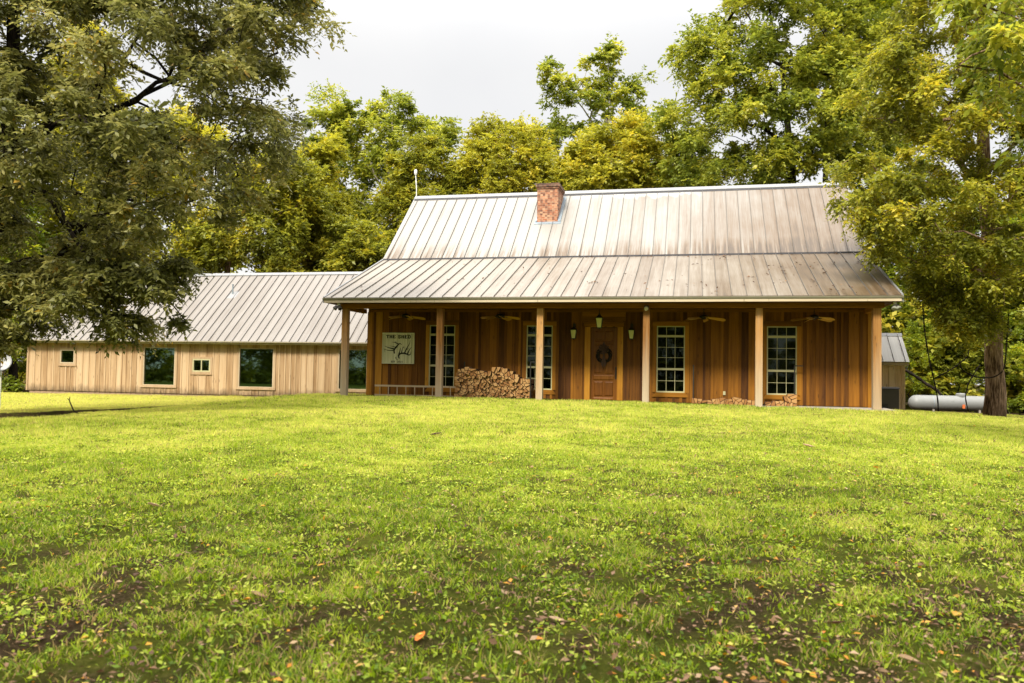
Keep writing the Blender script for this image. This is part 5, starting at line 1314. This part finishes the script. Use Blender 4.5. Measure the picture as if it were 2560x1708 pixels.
# ---------------------------------------------------------------- grass
def grass():
    R = np.random.RandomState(5); Vs, Fs, Ts = [], [], []
    def zone(d0, d1, dens, h, w, bend):
        n = int(dens*(.76*(d1*d1-d0*d0)+11*(d1-d0)))
        y = d0-1.0*(d0 < 3)+(d1-d0+1.0*(d0 < 3))*R.rand(n); x = R.uniform(-1, 1, n)*(.76*d1+5.5)
        keep = (R.rand(n) > bare(x, y)*1.02) & (np.abs(x) < .76*y+5.5) & ((np.abs(x) < .72*y+.4) | (R.rand(n) < .5))
        cl = .5*vnoise(x, y, .13, 21)+.32*vnoise(x, y, .33, 22)+.18*vnoise(x, y, .06, 23); nf = np.clip((15-y)/9, 0, 1)
        keep &= R.rand(n) < np.clip((cl-(.16+.26*nf))/(.22), .05, 1)
        e = edge_dist(x, y); keep &= ~((e > -.03) & (e < .56) & (y < 29.5))
        lx = (x-HX)*HC-(y-HY)*HS; ly = (x-HX)*HS+(y-HY)*HC
        keep &= ~((lx > -.3) & (lx < 18.75) & (ly > -.30)); keep &= ~((lx > -19.7) & (lx < .3) & (ly > 5.85)); keep &= ~((lx > 18.7) & (lx < 20.8) & (ly > 5.6) & (ly < 9.3))
        x, y, e = x[keep], y[keep], e[keep]; n = len(x); z = ground_z(x, y)-.008
        hh = h*R.uniform(.45, 1.25, n)*(.7+.7*vnoise(x, y, .7, 31)); a = R.uniform(0, 2*np.pi, n); lean = np.abs(R.normal(.75, .45, n))
        dx, dy = np.cos(a), np.sin(a); b = R.uniform(0, 2*np.pi, n); ww = w*R.uniform(.6, 1.4, n)
        sx, sy = np.cos(b)*ww/2, np.sin(b)*ww/2
        base = np.stack([x, y, z], 1); s = np.stack([sx, sy, 0*x], 1)
        up = lambda u, l: base+np.stack([dx*hh*l*lean, dy*hh*l*lean, hh*u], 1)
        t = .42+.40*(vnoise(x, y, 1.9, 41)-.5)+.45*(vnoise(x, y, .28, 42)-.5)+R.normal(size=n)*.24
        t = t-.20*np.clip((8.5-y)/5.5, 0, 1)+np.where(e > .5, .30, 0)+.32*np.clip((y-8)/14, 0, 1)  # sunlit look of the far bank painted in; near blades darker, far lighter
        dry = R.rand(n) < .10+.08*np.clip((10-y)/6, 0, 1); t = np.clip(t, 0, .9); t[dry] = R.uniform(.94, 1, dry.sum())
        o = sum(len(v) for v in Vs)
        if bend:
            m = up(.62, .40); V = np.stack([base-s, base+s, m+s*.8, m-s*.8, up(.95, 1.)], 1).reshape(-1, 3)
            k = np.arange(n)*5+o; F = np.concatenate([np.stack([k, k+1, k+2], 1), np.stack([k, k+2, k+3], 1), np.stack([k+3, k+2, k+4], 1)]); T = np.tile(t, 3)
        else:
            V = np.stack([base-s, base+s, up(.95, .8)], 1).reshape(-1, 3); k = np.arange(n)*3+o; F = np.stack([k, k+1, k+2], 1); T = t
        Vs.append(V); Fs.append(F); Ts.append(T)
    zone(2.6, 5.5, 7500, .052, .0068, True)
    zone(5.5, 9, 5000, .052, .0078, True)
    zone(9, 15, 3400, .055, .009, False)
    zone(15, 24, 1900, .062, .012, False)
    zone(24, 41, 850, .075, .018, False)
    V = np.concatenate(Vs); F = np.concatenate(Fs); T = np.concatenate(Ts)
    m = leafmat('grass_blades', [(0., (.080, .140, .010)), (.35, (.235, .345, .018)), (.65, (.48, .56, .065)), (.90, (.70, .69, .15)), (.93, (.40, .28, .10)), (1., (.50, .38, .18))], .5, .5, .25)
    o = link('grass', np_mesh('grass', V, F, T), None, [m]); tag(o, 'bright yellow-green lawn grass', 'grass', None, 'stuff')
    # low broad-leaved weeds between the blades
    n = 170000; d = np.sqrt(R.uniform(2.6**2, 15**2, n)); x = d*R.uniform(-.76, .76, n); keep = R.rand(n) < np.clip(2.0*(.5*vnoise(x, d, .4, 51)+.5*vnoise(x, d, .12, 53))-.55-.25*bare(x, d), 0, 1); x, d = x[keep], d[keep]; n = len(x)
    base = np.stack([x, d, ground_z(x, d)+R.uniform(.0, .035, n)], 1); dr = unit(np.stack([R.normal(size=n), R.normal(size=n), R.uniform(-.1, .7, n)], 1)); nn = unit(np.array([0, 0, 1.])+R.normal(size=(n, 3))*.4); nn = unit(nn-dr*np.sum(nn*dr, 1, keepdims=True))
    sz = R.uniform(.016, .05, n); V, F, T = leaves_from(base, dr, nn, sz, sz*R.uniform(.35, .7, n), R.uniform(.05, .2, n), np.clip(.40+.5*(vnoise(x, d, .25, 52)-.5)+R.normal(0, .22, n), 0, .9))
    o = link('ground_weeds', np_mesh('ground_weeds', V, F, T), None, [m]); tag(o, 'small broad-leaved weeds among the grass', 'weeds', None, 'stuff')
grass()

# ---------------------------------------------------------------- fallen leaves
LIT = leafmat('dead_leaves', [(0., (.045, .022, .012)), (.3, (.13, .065, .03)), (.55, (.27, .16, .085)), (.75, (.42, .29, .17)), (.85, (.52, .30, .03)), (1., (.58, .17, .02))], .2, .6, .3)
def litter():
    R = np.random.RandomState(6); n = 80000; d = 2.8+(R.rand(n)**1.5)*23; x = d*R.uniform(-.76, .76, n)
    keep = R.rand(n) < (.30+.5*vnoise(x, d, .35, 71))*(.55+.45*np.clip(x/4, -.5, 1))+.55*bare(x, d); x, d = x[keep], d[keep]
    # more lie round the thick trunk
    k = 900; x = np.concatenate([x, 18+R.normal(size=k)*3.0]); d = np.concatenate([d, 29.3+R.normal(size=k)*1.6]); n = len(x)
    base = np.stack([x, d, ground_z(x, d)+R.uniform(.006, .035, n)], 1); dr = unit(np.stack([R.normal(size=n), R.normal(size=n), R.uniform(-.2, .35, n)], 1)); nn = unit(np.array([0, 0, 1.])+R.normal(size=(n, 3))*.4); nn = unit(nn-dr*np.sum(nn*dr, 1, keepdims=True))
    sz = .010+.055*R.rand(n)**2.8; t = R.beta(1.4, 2.2, n); yl = R.rand(n) < .09; t[yl] = R.uniform(.8, .95, yl.sum())
    V, F, T = leaves_from(base, dr, nn, sz, sz*R.uniform(.3, .6, n), R.uniform(.1, .4, n), t)
    o = link('leaf_litter', np_mesh('leaf_litter', V, F, T), None, [LIT]); tag(o, 'scattered brown leaf litter in the thin patches of the lawn', 'leaf litter', None, 'stuff')
litter()
def roof_litter():
    R = np.random.RandomState(12); n = 420; x = 18.7-R.rand(n)**1.5*6.5; y = R.uniform(-.4, 5.1, n)
    cl = np.floor(x/.47)*.47+.05+.10*R.rand(n); hug = R.rand(n) < .55; x = np.where(hug, cl, x); keep = vnoise(x*1.0, y, .9, 61) > .52; x, y = x[keep], y[keep]
    m = 70; x = np.concatenate([x, R.uniform(0, 18.5, m), 9.0+R.normal(size=14)*.1, R.uniform(8, 18, 60)]); y = np.concatenate([y, R.uniform(-.4, 5.0, m), 1.2+R.normal(size=14)*.05, 5.05+R.uniform(-.05, .08, 60)]); n = len(x)
    z = EAVE[1]+(y-EAVE[0])*(BRK[1]-.03-EAVE[1])/(BRK[0]-EAVE[0])+.042+R.uniform(0, .015, n)
    P_ = np.stack([HX+x*HC+y*HS, HY-x*HS+y*HC, z], 1); dr = unit(np.stack([R.normal(size=n), R.normal(size=n)*.6, R.normal(size=n)*.25], 1)); nn = unit(np.array([.08, -.38, .92])+R.normal(size=(n, 3))*.3); nn = unit(nn-dr*np.sum(nn*dr, 1, keepdims=True))
    sz = R.uniform(.05, .15, n); V, F, T = leaves_from(P_, dr, nn, sz, sz*R.uniform(.25, .6, n), R.uniform(.1, .5, n), np.clip(R.beta(1.2, 4, n), 0, .6))
    o = link('roof_leaf_litter', np_mesh('roof_leaf_litter', V, F, T), None, [LIT]); tag(o, 'dark dead leaves caught on the porch roof, thickest at its right end', 'leaf litter', None, 'stuff')
roof_litter()
def curled(name, label, px_, py_, L, wd, tone, rz, lift=.02, seed=0):
    p = on_ground(px_*DS, py_*DS); r = random.Random(seed+int(px_)); mb = MB(); nu, nv = 8, 5; b = 0
    for i in range(nu+1):
        u = i/nu; w = wd*math.sin(math.pi*min(1, .06+.94*u))**.7*(1-.25*u)+.003
        for j in range(nv):
            v = j/(nv-1)*2-1; mb.v.append(((u-.5)*L, v*w/2, abs(v)**1.6*w*.35+.10*L*(u-.5)**2*3+r.uniform(-.002, .002)))
    for i in range(nu):
        for j in range(nv-1): mb.face([i*nv+j, i*nv+j+1, (i+1)*nv+j+1, (i+1)*nv+j], min(1, max(0, tone+r.uniform(-.05, .05))))
    mb.tube([(L*.5, 0, .07*L), (L*.62, .01, .05*L)], .0022, 4, tone)
    o = mb.build(name, LIT, None, smooth=True); o.location = (p[0], p[1], p[2]+lift); o.rotation_euler = (r.uniform(-.3, .3), r.uniform(-.25, .25), rz)
    tag(o, label, 'leaf', 'fallen leaves on the lawn')
for i, a in enumerate([
 ('large pale curled leaf alone on bright grass in the left part of the lawn', 355, 1166, .15, .07, .72, .3),
 ('long pale leaf in the middle of the lawn below the door', 1302, 1107, .16, .05, .74, .1),
 ('tan leaf lying in the foreground grass right of the middle', 1278, 1432, .11, .045, .70, -.5),
 ('orange leaf standing on edge in the foreground near the bottom', 965, 1472, .10, .05, .98, 1.2),
 ('yellow leaf tilted up in the grass left of the middle foreground', 822, 1358, .09, .035, .86, 1.0),
 ('pinkish dry leaf on the grass left of the middle', 592, 1374, .10, .04, .60, -.2),
 ('dark curled leaf on the near side of the bare earth patch at right', 1915, 1440, .12, .05, .22, .0),
 ('brown leaf curled on the lawn below the last window', 2090, 1164, .17, .06, .30, .1),
 ('reddish leaf among short grass far right of the lawn', 2012, 1078, .16, .08, .95, .6),
 ('dark leaf on the lawn below the firewood stack', 1001, 1000, .22, .10, .06, .2),
 ('pale leaf on the lawn in front of the rightmost porch posts', 1858, 1028, .24, .09, .72, .0),
 ('yellow leaf lying flat at the bottom right of the foreground', 2195, 1420, .10, .06, .84, .8),
 ('tan leaf at the very bottom right of the lawn', 2085, 1524, .11, .05, .66, .1),
 ('yellow leaf at the bottom edge of the lawn right of the middle', 1795, 1535, .08, .045, .84, -.3),
 ('pale pink leaf on the lawn below the right-hand lantern', 1538, 1145, .12, .06, .70, .4),
]): curled('fallen_leaf', *a, seed=i)
